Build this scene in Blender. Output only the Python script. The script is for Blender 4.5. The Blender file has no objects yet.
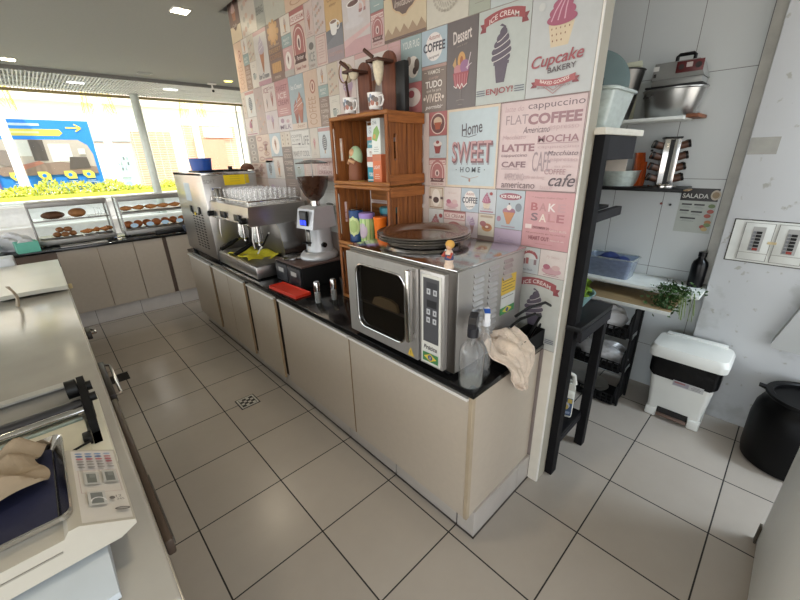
import bpy, bmesh, math, random
from mathutils import Vector, Matrix
random.seed(7)
PI=math.pi
scene=bpy.context.scene
COL=scene.collection
# ------------------------------------------------------------ materials
def lin(c): return c/12.92 if c<=.04045 else ((c+.055)/1.055)**2.4
def rgb(c):
    if isinstance(c,str):
        c=c.lstrip('#'); c=[int(c[i:i+2],16) for i in (0,2,4)]
    return tuple(lin(v/255) for v in c)
_M={}
def M(name,c=None,rough=.5,metal=0.,var=.07,scale=14.,bump=0.,bscale=60.,stretch=None,spec=.5,emit=0.):
    if name in _M: return _M[name]
    m=bpy.data.materials.new(name); m.use_nodes=True; nt=m.node_tree; N=nt.nodes; L=nt.links
    b=N['Principled BSDF']; col=rgb(c)
    b.inputs['Roughness'].default_value=rough; b.inputs['Metallic'].default_value=metal
    b.inputs['Specular IOR Level'].default_value=spec
    tc=N.new('ShaderNodeTexCoord'); mp=N.new('ShaderNodeMapping'); L.new(tc.outputs['Object'],mp.inputs[0])
    if stretch: mp.inputs['Scale'].default_value=stretch
    no=N.new('ShaderNodeTexNoise'); no.inputs['Scale'].default_value=scale; no.inputs['Detail'].default_value=4
    L.new(mp.outputs[0],no.inputs['Vector'])
    mx=N.new('ShaderNodeMix'); mx.data_type='RGBA'
    L.new(no.outputs['Fac'],mx.inputs[0])
    mx.inputs[6].default_value=(*[max(0,v*(1-2*var)) for v in col],1); mx.inputs[7].default_value=(*[min(1,v*(1+2*var)) for v in col],1)
    L.new(mx.outputs[2],b.inputs['Base Color'])
    if bump:
        n2=N.new('ShaderNodeTexNoise'); n2.inputs['Scale'].default_value=bscale; n2.inputs['Detail'].default_value=3
        L.new(mp.outputs[0],n2.inputs['Vector'])
        bp=N.new('ShaderNodeBump'); bp.inputs['Strength'].default_value=bump; bp.inputs['Distance'].default_value=.01
        L.new(n2.outputs['Fac'],bp.inputs['Height']); L.new(bp.outputs[0],b.inputs['Normal'])
    if emit:
        b.inputs['Emission Color'].default_value=(*col,1); b.inputs['Emission Strength'].default_value=emit
    _M[name]=m; return m
def GL(name,c='ffffff',clear=.85,rough=.03,milky=0.):
    """thin clear sheet: mostly transparent, fresnel gloss, optional milky diffuse"""
    if name in _M: return _M[name]
    m=bpy.data.materials.new(name); m.use_nodes=True; nt=m.node_tree; N=nt.nodes; L=nt.links; N.clear()
    out=N.new('ShaderNodeOutputMaterial'); t=N.new('ShaderNodeBsdfTransparent'); g=N.new('ShaderNodeBsdfGlossy'); d=N.new('ShaderNodeBsdfDiffuse')
    col=rgb(c); t.inputs[0].default_value=(*col,1); g.inputs['Roughness'].default_value=rough; d.inputs[0].default_value=(*col,1)
    no=N.new('ShaderNodeTexNoise'); no.inputs['Scale'].default_value=9
    mr=N.new('ShaderNodeMapRange'); L.new(no.outputs['Fac'],mr.inputs[0]); mr.inputs[3].default_value=milky*.7; mr.inputs[4].default_value=min(1,milky*1.3)
    m1=N.new('ShaderNodeMixShader'); L.new(mr.outputs[0],m1.inputs[0]); L.new(t.outputs[0],m1.inputs[1]); L.new(d.outputs[0],m1.inputs[2])
    fr=N.new('ShaderNodeLayerWeight'); fr.inputs[0].default_value=1-clear
    m2=N.new('ShaderNodeMixShader'); L.new(fr.outputs['Facing'],m2.inputs[0]); L.new(m1.outputs[0],m2.inputs[1]); L.new(g.outputs[0],m2.inputs[2])
    L.new(m2.outputs[0],out.inputs[0]); _M[name]=m; return m
def TILE(name,c1,c2,grout,sx,sy,ox,oy,axes='xy',gw=.004,gw2=None,rough=.35,mott=.12):
    """rectangular tiles with grout lines from world position"""
    m=bpy.data.materials.new(name); m.use_nodes=True; nt=m.node_tree; N=nt.nodes; L=nt.links; b=N['Principled BSDF']
    g=N.new('ShaderNodeNewGeometry'); sp=N.new('ShaderNodeSeparateXYZ'); L.new(g.outputs['Position'],sp.inputs[0])
    def mt(op,a,bv=None,cl=False):
        n=N.new('ShaderNodeMath'); n.operation=op; n.use_clamp=cl
        for i,v in enumerate((a,bv)):
            if v is None: continue
            if isinstance(v,(int,float)): n.inputs[i].default_value=v
            else: L.new(v,n.inputs[i])
        return n.outputs[0]
    A=[]; ids=[]
    for k,(s,o,w) in enumerate(((sx,ox,gw),(sy,oy,gw2 or gw))):
        q=mt('DIVIDE',mt('SUBTRACT',sp.outputs['XYZ'.index(axes[k].upper())],o),s)
        fl=mt('FLOOR',q); ids.append(fl); fr=mt('SUBTRACT',q,fl)
        e=mt('MINIMUM',fr,mt('SUBTRACT',1.,fr)); A.append(mt('LESS_THAN',e,w/s/2))
    gm=mt('MAXIMUM',A[0],A[1])
    cx=N.new('ShaderNodeCombineXYZ'); L.new(ids[0],cx.inputs[0]); L.new(ids[1],cx.inputs[1])
    wn=N.new('ShaderNodeTexWhiteNoise'); L.new(cx.outputs[0],wn.inputs['Vector'])
    no=N.new('ShaderNodeTexNoise'); no.inputs['Scale'].default_value=5; no.inputs['Detail'].default_value=8; no.inputs['Roughness'].default_value=.62
    vm=N.new('ShaderNodeVectorMath'); vm.operation='ADD'; L.new(g.outputs['Position'],vm.inputs[0]); L.new(cx.outputs[0],vm.inputs[1]); L.new(vm.outputs[0],no.inputs['Vector'])
    f=mt('ADD',mt('MULTIPLY',mt('SUBTRACT',no.outputs['Fac'],.5),mott*10),mt('ADD',.3,mt('MULTIPLY',wn.outputs['Value'],.4)),True)
    mx=N.new('ShaderNodeMix'); mx.data_type='RGBA'; L.new(f,mx.inputs[0]); mx.inputs[6].default_value=(*rgb(c1),1); mx.inputs[7].default_value=(*rgb(c2),1)
    m2=N.new('ShaderNodeMix'); m2.data_type='RGBA'; L.new(gm,m2.inputs[0]); L.new(mx.outputs[2],m2.inputs[6]); m2.inputs[7].default_value=(*rgb(grout),1)
    L.new(m2.outputs[2],b.inputs['Base Color'])
    b.inputs['Roughness'].default_value=rough
    rr=mt('ADD',mt('MULTIPLY',gm,.5),rough); L.new(rr,b.inputs['Roughness'])
    bp=N.new('ShaderNodeBump'); bp.inputs['Strength'].default_value=.4; bp.inputs['Distance'].default_value=.002; bp.invert=True
    L.new(gm,bp.inputs['Height']); L.new(bp.outputs[0],b.inputs['Normal'])
    return m
def WOOD(name,c1,c2,rough=.5,axis='x',sc=6.):
    if name in _M: return _M[name]
    m=bpy.data.materials.new(name); m.use_nodes=True; nt=m.node_tree; N=nt.nodes; L=nt.links; b=N['Principled BSDF']
    tc=N.new('ShaderNodeTexCoord'); mp=N.new('ShaderNodeMapping'); L.new(tc.outputs['Object'],mp.inputs[0])
    s=[9.,9.,9.]; s['xyz'.index(axis)]=.7; mp.inputs['Scale'].default_value=s
    no=N.new('ShaderNodeTexNoise'); no.inputs['Scale'].default_value=sc; no.inputs['Detail'].default_value=8; no.inputs['Roughness'].default_value=.65; L.new(mp.outputs[0],no.inputs['Vector'])
    cr=N.new('ShaderNodeValToRGB'); cr.color_ramp.elements[0].position=.32; cr.color_ramp.elements[1].position=.68
    cr.color_ramp.elements[0].color=(*rgb(c1),1); cr.color_ramp.elements[1].color=(*rgb(c2),1)
    L.new(no.outputs['Fac'],cr.inputs[0]); L.new(cr.outputs[0],b.inputs['Base Color']); b.inputs['Roughness'].default_value=rough
    bp=N.new('ShaderNodeBump'); bp.inputs['Strength'].default_value=.25; bp.inputs['Distance'].default_value=.004; L.new(no.outputs['Fac'],bp.inputs['Height']); L.new(bp.outputs[0],b.inputs['Normal'])
    _M[name]=m; return m
# ------------------------------------------------------------ mesh builder
class MB:
    def __init__(s): s.v=[]; s.f=[]; s.m=[]; s.mats=[]
    def mi(s,m):
        if m not in s.mats: s.mats.append(m)
        return s.mats.index(m)
    def add(s,vs,fs,m,T=None):
        k=len(s.v); i=s.mi(m)
        for p in vs:
            p=Vector(p)
            s.v.append(T@p if T is not None else p)
        for f in fs: s.f.append([k+q for q in f]); s.m.append(i)
        return s
    def box(s,x0,y0,z0,x1,y1,z1,m,bev=0.,seg=2,T=None):
        x0,x1=min(x0,x1),max(x0,x1); y0,y1=min(y0,y1),max(y0,y1); z0,z1=min(z0,z1),max(z0,z1)
        vs=[(x,y,z) for z in (z0,z1) for y in (y0,y1) for x in (x0,x1)]
        fs=[(0,2,3,1),(4,5,7,6),(0,1,5,4),(2,6,7,3),(0,4,6,2),(1,3,7,5)]
        if bev<=0: return s.add(vs,fs,m,T)
        bm=bmesh.new(); V=[bm.verts.new(v) for v in vs]
        for f in fs: bm.faces.new([V[i] for i in f])
        bev=min(bev,.49*min(x1-x0,y1-y0,z1-z0))
        bmesh.ops.bevel(bm,geom=bm.edges[:],offset=bev,segments=seg,affect='EDGES',profile=.5)
        return s.frombm(bm,m,T)
    def frombm(s,bm,m,T=None):
        bm.verts.index_update(); vs=[v.co.copy() for v in bm.verts]; fs=[[v.index for v in f.verts] for f in bm.faces]; bm.free()
        return s.add(vs,fs,m,T)
    def ring(s,p,d,r,n,ref=None):
        d=Vector(d).normalized()
        a=ref or (Vector((0,0,1)) if abs(d.z)<.9 else Vector((1,0,0)))
        x=(a-d*a.dot(d)).normalized(); y=d.cross(x)
        return [Vector(p)+x*(r*math.cos(2*PI*i/n))+y*(r*math.sin(2*PI*i/n)) for i in range(n)],x
    def cyl(s,p0,p1,r0,m,r1=None,n=24,caps=True,T=None):
        r1=r0 if r1 is None else r1; p0=Vector(p0); p1=Vector(p1); d=p1-p0
        a,_=s.ring(p0,d,r0,n); b,_=s.ring(p1,d,r1,n)
        fs=[(i,(i+1)%n,n+(i+1)%n,n+i) for i in range(n)]
        if caps: fs+=[tuple(range(n-1,-1,-1)),tuple(range(n,2*n))]
        return s.add(a+b,fs,m,T)
    def lathe(s,prof,m,c=(0,0,0),n=32,T=None,sx=1.,sy=1.):
        vs=[];fs=[];k=len(prof)
        for i in range(n):
            a=2*PI*i/n
            for r,z in prof: vs.append((c[0]+max(r,1e-5)*math.cos(a)*sx,c[1]+max(r,1e-5)*math.sin(a)*sy,c[2]+z))
        for i in range(n):
            j=(i+1)%n
            for q in range(k-1): fs.append((i*k+q,j*k+q,j*k+q+1,i*k+q+1))
        return s.add(vs,fs,m,T)
    def tube(s,pts,r,m,n=8,closed=False,T=None,flat=1.):
        pts=[Vector(p) for p in pts]; K=len(pts); vs=[];fs=[]; ref=None
        for i,p in enumerate(pts):
            a=pts[i-1] if (i>0 or closed) else pts[i]; b=pts[(i+1)%K] if (i<K-1 or closed) else pts[i]
            rr=r[i] if isinstance(r,(list,tuple)) else r
            q,ref=s.ring(p,b-a,rr,n,ref); vs+=q
        for i in range(K if closed else K-1):
            j=(i+1)%K
            for t in range(n): fs.append((i*n+t,i*n+(t+1)%n,j*n+(t+1)%n,j*n+t))
        if not closed: fs+=[tuple(range(n-1,-1,-1)),tuple((K-1)*n+t for t in range(n))]
        return s.add(vs,fs,m,T)
    def ell(s,c,r,m,n=16,k=10,T=None,fn=None):
        vs=[];fs=[]
        for j in range(k+1):
            t=PI*j/k
            for i in range(n):
                a=2*PI*i/n; p=Vector((math.sin(t)*math.cos(a),math.sin(t)*math.sin(a),math.cos(t)))
                if fn: p=fn(p)
                vs.append((c[0]+p.x*r[0],c[1]+p.y*r[1],c[2]+p.z*r[2]))
        for j in range(k):
            for i in range(n): fs.append((j*n+i,(j+1)*n+i,(j+1)*n+(i+1)%n,j*n+(i+1)%n))
        return s.add(vs,fs,m,T)
    def prism(s,pts,m,fa,fb):
        """polygon pts (2D) swept from fa(p) to fb(p)"""
        n=len(pts); vs=[fa(p) for p in pts]+[fb(p) for p in pts]
        fs=[tuple(range(n-1,-1,-1)),tuple(range(n,2*n))]+[(i,(i+1)%n,n+(i+1)%n,n+i) for i in range(n)]
        return s.add(vs,fs,m)
    def grid(s,nu,nv,fn,m,thick=0.,T=None):
        vs=[Vector(fn(i/nu,j/nv)) for j in range(nv+1) for i in range(nu+1)]; W=nu+1
        fs=[(j*W+i,j*W+i+1,(j+1)*W+i+1,(j+1)*W+i) for j in range(nv) for i in range(nu)]
        if thick:
            n=len(vs); nr=[Vector((0,0,0)) for _ in vs]
            for f in fs:
                q=(vs[f[1]]-vs[f[0]]).cross(vs[f[3]]-vs[f[0]])
                for i in f: nr[i]+=q
            lo=[v-(a.normalized()*thick if a.length>0 else Vector((0,0,thick))) for v,a in zip(vs,nr)]
            vs+=lo; fs=fs+[tuple(n+i for i in reversed(f)) for f in fs]
            bd=[j*W for j in range(nv+1)]; 
            bd=list(range(W))+[j*W+nu for j in range(1,nv+1)]+[nv*W+i for i in range(nu-1,-1,-1)]+[j*W for j in range(nv-1,0,-1)]
            for a,b in zip(bd,bd[1:]+bd[:1]): fs.append((b,a,n+a,n+b))
        return s.add(vs,fs,m,T)
    def build(s,name,parent=None,loc=(0,0,0),rz=0.,angle=38,label=None,smooth=True,recalc=True):
        me=bpy.data.meshes.new(name); me.from_pydata([tuple(v) for v in s.v],[],s.f)
        for m in s.mats: me.materials.append(m)
        me.polygons.foreach_set('material_index',s.m)
        if recalc:
            bm=bmesh.new(); bm.from_mesh(me); bmesh.ops.recalc_face_normals(bm,faces=bm.faces[:]); bm.to_mesh(me); bm.free()
        if smooth:
            me.polygons.foreach_set('use_smooth',[True]*len(me.polygons)); me.set_sharp_from_angle(angle=math.radians(angle))
        me.update()
        o=bpy.data.objects.new(name,me); COL.objects.link(o); o.location=loc; o.rotation_euler=(0,0,rz)
        if parent: o.parent=parent
        if label: o['label']=label
        return o
def props(o,label,cat,group=None):
    o['label']=label; o['category']=cat
    if group: o['group']=group
    return o
def thing(name,label,cat,loc=(0,0,0),rz=0.,group=None):
    o=bpy.data.objects.new(name,None); o.empty_display_size=.05; COL.objects.link(o); o.location=loc; o.rotation_euler=(0,0,rz)
    return props(o,label,cat,group)
def struct(mb,name,parent=None,**k):
    o=mb.build(name,parent,**k)
    if not parent: o['kind']='structure'
    return o
def solo(mb,name,label,cat,loc=(0,0,0),rz=0.,group=None,kind=None,**k):
    o=props(mb.build(name,None,loc,rz,**k),label,cat,group)
    if kind: o['kind']=kind
    return o
def dup(root,loc,rz=0.,label=None):
    r=root.copy(); COL.objects.link(r); r.location=loc; r.rotation_euler=(0,0,rz)
    if label: r['label']=label
    for ch in list(root.children):
        c=ch.copy(); COL.objects.link(c); c.parent=r
        for g in list(ch.children):
            d=g.copy(); COL.objects.link(d); d.parent=c
    return r
# ------------------------------------------------------------ flat printing
_T={}
def glyphs(t,bold=0.,shear=0.,sp=1.):
    k=(t,bold,shear,sp)
    if k not in _T:
        cu=bpy.data.curves.new('lettering','FONT'); cu.body=t; cu.size=1; cu.shear=shear; cu.offset=bold; cu.space_character=sp; cu.resolution_u=3
        ob=bpy.data.objects.new('lettering',cu); me=bpy.data.meshes.new_from_object(ob)
        vs=[(v.co.x,v.co.y) for v in me.vertices]; fs=[tuple(p.vertices) for p in me.polygons]
        bpy.data.objects.remove(ob); bpy.data.curves.remove(cu); bpy.data.meshes.remove(me)
        xs=[v[0] for v in vs] or [0]; ys=[v[1] for v in vs] or [0]
        _T[k]=(vs,fs,min(xs),max(xs),min(ys),max(ys))
    return _T[k]
class Cv:
    """drawing surface: origin o, right r, up u, outward n; later marks lie a hair above earlier ones"""
    def __init__(s,mb,o,r,u,n,d=.0004,step=.00018):
        s.mb=mb; s.o=Vector(o); s.r=Vector(r); s.u=Vector(u); s.n=Vector(n); s.d=d; s.step=step
    def P(s,x,y): return s.o+s.r*x+s.u*y+s.n*s.d
    def poly(s,pts,m):
        s.d+=s.step; s.mb.add([s.P(*p) for p in pts],[tuple(range(len(pts)))],m)
    def rect(s,x0,y0,x1,y1,m): s.poly([(x0,y0),(x1,y0),(x1,y1),(x0,y1)],m)
    def frame(s,x0,y0,x1,y1,t,m):
        s.rect(x0,y0,x1,y0+t,m); s.rect(x0,y1-t,x1,y1,m); s.rect(x0,y0,x0+t,y1,m); s.rect(x1-t,y0,x1,y1,m)
    def oval(s,cx,cy,rx,ry,m,n=24,a0=0.,a1=2*PI):
        s.poly([(cx+rx*math.cos(a0+(a1-a0)*i/n),cy+ry*math.sin(a0+(a1-a0)*i/n)) for i in range(n if a1-a0>6.28 else n+1)],m)
    def arc(s,cx,cy,rx,ry,t,m,a0=0.,a1=2*PI,n=24):
        A=[(a0+(a1-a0)*i/n) for i in range(n+1)]; s.d+=s.step
        vs=[s.P(cx+rx*math.cos(a),cy+ry*math.sin(a)) for a in A]+[s.P(cx+(rx-t)*math.cos(a),cy+(ry-t)*math.sin(a)) for a in A]
        s.mb.add(vs,[(i,i+1,n+2+i,n+1+i) for i in range(n)],m)
    def stroke(s,pts,w,m):
        s.d+=s.step
        for a,b in zip(pts,pts[1:]):
            dx,dy=b[0]-a[0],b[1]-a[1]; l=math.hypot(dx,dy) or 1; nx,ny=-dy/l*w/2,dx/l*w/2
            s.mb.add([s.P(a[0]+nx,a[1]+ny),s.P(a[0]-nx,a[1]-ny),s.P(b[0]-nx,b[1]-ny),s.P(b[0]+nx,b[1]+ny)],[(0,1,2,3)],m)
    def text(s,t,cx,cy,w,h,m,bold=0.,shear=0.,rot=0.,sp=1.,bend=0.):
        """centre (cx,cy); stretched to w x h"""
        vs,fs,a,b,c,d=glyphs(t,bold,shear,sp)
        if b-a<1e-6: return
        kx=w/(b-a); ky=h/max(d-c,1e-6); s.d+=s.step; ca,sa=math.cos(rot),math.sin(rot); out=[]
        for x,y in vs:
            X=(x-(a+b)/2)*kx; Y=(y-(c+d)/2)*ky
            if bend: Y+=bend*(1-(2*X/w)**2)
            out.append(s.P(cx+X*ca-Y*sa,cy+X*sa+Y*ca))
        s.mb.add(out,fs,m)
SKY,SUN,EXPO,KIT=2.6,5.0,0.55,35
# ------------------------------------------------------------ palette
steel=M('brushed_steel','b4b0ac',.3,1.,.05,8,stretch=(1,1,12))
steel2=M('polished_steel','c6c4c2',.14,1.,.03,6)
steeld=M('dark_steel','77736f',.34,1.,.06,8)
sheet=M('grey_sheet_steel','b0aca8',.36,.65,.05,5,stretch=(1,8,1))
white=M('white_paint','e6e4de',.45,0,.03)
cream=M('cream_plastic','d9d5c6',.4,0,.03)
black=M('black_plastic','0b0b0c',.42,0,.1,spec=.3)
blackm=M('matt_black','0d0d0e',.7,0,.12,spec=.25)
dark=M('dark_void','1d1b1a',.8)
granite=M('black_granite','121213',.12,0,.5,90)
beige=M('beige_laminate','b5a898',.36,0,.03,30)
edge_al=M('aluminium_edge','e6e2dc',.35,.2,.02)
edge_br=M('door_edge_brown','8d7558',.5)
red=M('red_plastic','c8321f',.4)
blue=M('blue_plastic','1c4fa8',.35)
yellow=M('yellow_sticker','f0d014',.5,0,.03)
yellowcloth=M('yellow_cloth','ecdc3a',.9,0,.12,40,bump=.5)
tan=M('tan_cloth','94836c',.95,0,.08,30,bump=.15,bscale=180)
pinkcloth=M('pale_cloth','d8c6b4',.95,0,.1,50,bump=.5,bscale=150)
brown=M('dark_brown_wood','4a2a1c',.5)
plaster=M('painted_plaster','a9aaa8',.75,0,.05,3,bump=.25,bscale=9)
glass=GL('clear_glass','ffffff',.93)
glassw=GL('window_glass','fcffff',.96)
glassd=GL('oven_glass','948c86',.82)
plastic_clear=GL('clear_plastic','e6ecea',.75,.15,.25)
plastic_frost=GL('frosted_plastic','d2dcd6',.8,.3,.72)
plastic_blue=GL('clear_blue_plastic','b4c4dc',.75,.15,.35)
bagm=GL('plastic_bag','e8e8ea',.7,.25,.7)
# ------------------------------------------------------------ camera
cam=bpy.data.cameras.new('camera'); camo=bpy.data.objects.new('camera',cam); COL.objects.link(camo)
f_px,yaw,pitch,roll=371.08,.7529,.3684,-.0256
CAM=Vector((-.16031,-5.43333,1.80221))
cy,sy,cp,sp=math.cos(yaw),math.sin(yaw),math.cos(pitch),math.sin(pitch)
fw=Vector((sy*cp,cy*cp,-sp)); rt=Vector((cy,-sy,0)); up=rt.cross(fw)
r2=rt*math.cos(roll)+up*math.sin(roll); u2=-rt*math.sin(roll)+up*math.cos(roll)
mw=Matrix((( r2.x,u2.x,-fw.x,CAM.x),(r2.y,u2.y,-fw.y,CAM.y),(r2.z,u2.z,-fw.z,CAM.z),(0,0,0,1)))
camo.matrix_world=mw; cam.sensor_width=36; cam.lens=36*f_px/800; cam.clip_start=.02; cam.clip_end=200
scene.camera=camo
# ------------------------------------------------------------ room shell
ft=TILE('floor_tiles','a0978d','b4aba1','1d1917',.46,.46,0,0,'xy',.007,.0065,.26,.05)
mb=MB(); mb.box(-5,-9,-.1,5.2,4.42,0,ft); struct(mb,'floor')
kt=TILE('kitchen_wall_tiles','cbd0d1','d4d8d8','7a7b7a',.32,.632,-4.43,.352,'yz',.004,.004,.22,.03)
mb=MB(); mb.box(3.08,-5.135,0,3.25,-2.4,3.0,kt); struct(mb,'wall_kitchen')
# flaking plaster wall
def plaster_mat():
    m=bpy.data.materials.new('flaking_plaster'); m.use_nodes=True; nt=m.node_tree; N=nt.nodes; L=nt.links; b=N['Principled BSDF']; b.inputs['Roughness'].default_value=.6
    g=N.new('ShaderNodeNewGeometry'); no=N.new('ShaderNodeTexNoise'); no.inputs['Scale'].default_value=3.2; no.inputs['Detail'].default_value=5; no.inputs['Roughness'].default_value=.5; L.new(g.outputs['Position'],no.inputs['Vector'])
    cr=N.new('ShaderNodeValToRGB'); cr.color_ramp.elements[0].position=.60; cr.color_ramp.elements[1].position=.66
    cr.color_ramp.elements[0].color=(*rgb('ccced0'),1); cr.color_ramp.elements[1].color=(*rgb('bcbebe'),1); L.new(no.outputs['Fac'],cr.inputs[0])
    n3=N.new('ShaderNodeTexNoise'); n3.inputs['Scale'].default_value=16; n3.inputs['Detail'].default_value=8; L.new(g.outputs['Position'],n3.inputs['Vector'])
    c3=N.new('ShaderNodeValToRGB'); c3.color_ramp.elements[0].position=.655; c3.color_ramp.elements[1].position=.70; c3.color_ramp.elements[0].color=(0,0,0,1); L.new(n3.outputs['Fac'],c3.inputs[0])
    mx=N.new('ShaderNodeMix'); mx.data_type='RGBA'; L.new(c3.outputs[0],mx.inputs[0]); L.new(cr.outputs[0],mx.inputs[6]); mx.inputs[7].default_value=(*rgb('b0b0aa'),1); L.new(mx.outputs[2],b.inputs['Base Color'])
    bp=N.new('ShaderNodeBump'); bp.inputs['Strength'].default_value=.3; bp.inputs['Distance'].default_value=.01; L.new(no.outputs['Fac'],bp.inputs['Height']); L.new(bp.outputs[0],b.inputs['Normal'])
    return m
flake=plaster_mat()
mb=MB(); mb.box(2.955,-7.0,0,3.25,-5.137,3.0,flake,.006); struct(mb,'wall_plaster')
mb=MB()
mb.box(2.9535,-5.142,1.765,2.9548,-5.27,1.857,M('bare_cement_patch','9c9a93',.8,0,.15)); struct(mb,'trim_3')
mb=MB(); mb.box(3.062,-5.1368,0.92,3.0798,-5.075,3.0,M('raw_plaster_edge','d0cfc8',.85,0,.12,12,bump=.5)); struct(mb,'trim_4')
# boxed-in slab running up the right of the plaster wall
mb=MB(); pr=[(-5.52,.67),(-5.53,.645),(-6.4,.645),(-6.4,2.3),(-5.60,.98)]
mb.prism(pr,plaster,lambda p:(2.88,p[0],p[1]),lambda p:(2.9546,p[0],p[1])); struct(mb,'trim_5')
# door jamb wall at the right of the camera
mb=MB(); mb.box(1.00,-5.80,0,1.965,-5.69,3.049,M('corner_wall_lit_white','e4e5e2',.6,0,.04,3,bump=.3,bscale=7),.02,3); struct(mb,'wall_corner')  # whiter than the other plaster: window light put into its colour
mb=MB(); mb.box(1.93,-5.6895,0,1.968,-5.68,.10,M('dirty_joint','4a4238',.9,0,.3,40)); struct(mb,'baseboard_corner')
mb=MB(); mb.box(1.629,-2.40,0,3.25,-2.28,3.049,plaster); struct(mb,'wall_kitchen_end')
# ceilings
CZ0=3.05
ceilm=M('ceiling_paint','9fa19a',.75,0,.03,40)
voidm=M('recess_shade_brown','2c2622',.85)
mb=MB(); mb.box(-5,-9,CZ0,1.465,2.17,CZ0+.02,ceilm); mb.box(1.465,-1.405,CZ0,5.2,2.17,CZ0+.02,ceilm); struct(mb,'ceiling')
mb=MB(); mb.box(1.40,-9,3.28,1.66,-1.30,3.31,voidm); mb.box(1.40,-9,CZ0+.0205,1.42,-1.30,3.2795,voidm); struct(mb,'ceiling_recess')  # dark brown colours in the gap's shade; sides added to stop skylight
mb=MB(); mb.box(1.64,-9,CZ0,3.3,-1.468,CZ0+.05,white); struct(mb,'ceiling_kitchen')
mb=MB(); mb.box(-5,2.1705,CZ0-.045,5.2,2.215,CZ0+.02,M('ceiling_lip','6c6c68',.7)); struct(mb,'trim_1')
gridm=M('ceiling_grid_metal','e4e6e2',.5,0)
mb=MB()
for i in range(150): mb.box(-1.6+i*.045,2.2155,CZ0,-1.6+i*.045+.014,4.24,CZ0+.03,gridm)
for j in range(4): mb.box(-1.6,2.6+j*.45,CZ0,5.1,2.615+j*.45,CZ0+.03,gridm)
mb.box(-5,2.2155,CZ0+.05,5.2,4.5,CZ0+.1,M('ceiling_plenum','c8cac4',.8)); struct(mb,'ceiling_grid')
mb=MB(); mb.box(-7.5,-10,3.7,6.2,4.5,3.8,M('sunblock_slab','8a8680',.8)); struct(mb,'roof')  # unseen slab, added and sized to keep the sun out of the room
# ------------------------------------------------------------ window
mb=MB(); mb.box(-5,4.22,0,5.2,4.42,1.10,M('window_low_wall','f0f0ee',.5)); mb.box(-5,4.16,1.1005,5.2,4.44,1.125,white); mb.box(4.12,4.22,1.1255,5.2,4.42,3.05,M('pier_peach','d9c3b2',.6)); struct(mb,'wall_window')
mb=MB(); mb.box(-5,3.85,0,5.0,4.215,.76,M('bench_front','efeeea',.5)); mb.box(-5,3.80,.7605,5.0,4.215,.80,white); solo(mb,'window_bench','long white bench built along the foot of the shop window','bench')
fr=M('window_frame_grey','b6bcb4',.45,.3)
mb=MB()
mb.box(-5,4.24,3.005,4.12,4.30,3.0495,M('window_head','8a7c50',.5)); mb.box(-5,4.24,1.1255,4.12,4.30,1.15,white)
mb.box(3.78,4.24,1.151,3.805,4.28,3.004,fr)
win=struct(mb,'window_1')
mb=MB(); mb.box(-5,4.285,1.151,3.92,4.289,3.004,glassw); o=struct(mb,'window_pane',win)
mb=MB(); mb.box(3.925,4.20,1.151,4.115,4.30,3.004,M('window_jamb_white','efece4',.4)); o=struct(mb,'window_jamb',win)
mb=MB(); mb.cyl((1.75,4.0,.8005),(1.745,4.0,3.0495),.075,fr,n=24); solo(mb,'round_post','grey green round steel post standing at the shop window','post')
mb=MB(); mb.box(5.2,-1.4,0,5.3,4.42,3.05,M('side_wall_peach','d9c3b2',.6)); struct(mb,'wall_side')
# ------------------------------------------------------------ downlights and camera on the ceiling
lampm=M('lamp_disc_warm','fff0c8',.4,0,.01,emit=14.)
lampy=M('lamp_disc_yellow','ffe25a',.4,0,.01,emit=5.)
rim=M('lamp_rim','d8d6d0',.4)
def downlight(x,y,lab,sq=False,mat=None,z=3.05,pw=14,col=(1,.86,.66)):
    t=thing('ceiling_downlight',lab,'ceiling light',(x,y,z),group='downlights in the ceiling')
    a=MB()
    if sq: a.box(-.075,-.075,-.008,.075,.075,-.0004,rim,.003)
    else: a.lathe([(.0,-.0004),(.078,-.0004),(.078,-.006),(.066,-.009),(.062,-.005),(.0,-.005)],rim)
    a.build('lamp_rim',t)
    a=MB()
    if sq: a.box(-.062,-.062,-.012,.062,.062,-.0085,mat or lampm)
    else: a.lathe([(0,-.011),(.06,-.011),(.06,-.0056),(0,-.0056)],mat or lampm)
    a.build('lamp_lens',t)
    if pw:
        l=bpy.data.lights.new('downlight_glow','SPOT'); l.energy=pw; l.color=col; l.spot_size=math.radians(130); l.spot_blend=.8; l.shadow_soft_size=.06
        lo=bpy.data.objects.new('downlight_glow',l); COL.objects.link(lo); lo.location=(x,y,z-.03)
    return t
downlight(1.196,-1.257,'square bright downlight in the grey ceiling nearest the poster wall',True,pw=22)
downlight(.05,1.78,'square bright downlight at the left edge of the ceiling',True,pw=14)
downlight(2.68,1.65,'small round yellow downlight beside the security camera',False,lampy,pw=6)
mb=MB(); mb.box(-.09,-.06,-.012,.09,.06,-.0005,M('vent_white','a9aaa4',.5),.003)
for i in range(5): mb.box(-.075,-.045+i*.02,-.015,.075,-.037+i*.02,-.0121,ceilm)
solo(mb,'ceiling_vent','small flat grey vent plate in the ceiling near the lattice edge','vent',(1.495,1.755,3.05))
for x,y,lb in ((.80,3.11,'pale slot light in the ceiling lattice above the billboard'),(2.14,2.98,'pale slot light in the ceiling lattice above the round window post')):
    mb=MB(); mb.box(-.11,-.035,-.02,.11,.035,-.001,M('slot_lamp','f4f6f4',.4,emit=1.2),.004); solo(mb,'slot_light',lb,'ceiling light',(x,y,3.05),group='lattice slot lights')
    l=bpy.data.lights.new('slot_glow','SPOT'); l.energy=60; l.color=(1,.97,.92); l.spot_size=math.radians(140); l.spot_blend=.8; l.shadow_soft_size=.1; lo=bpy.data.objects.new('slot_glow',l); COL.objects.link(lo); lo.location=(x,y,3.0)
t=thing('security_camera','small white security camera hanging from the ceiling edge','camera',(2.54,2.02,3.05))
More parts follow.
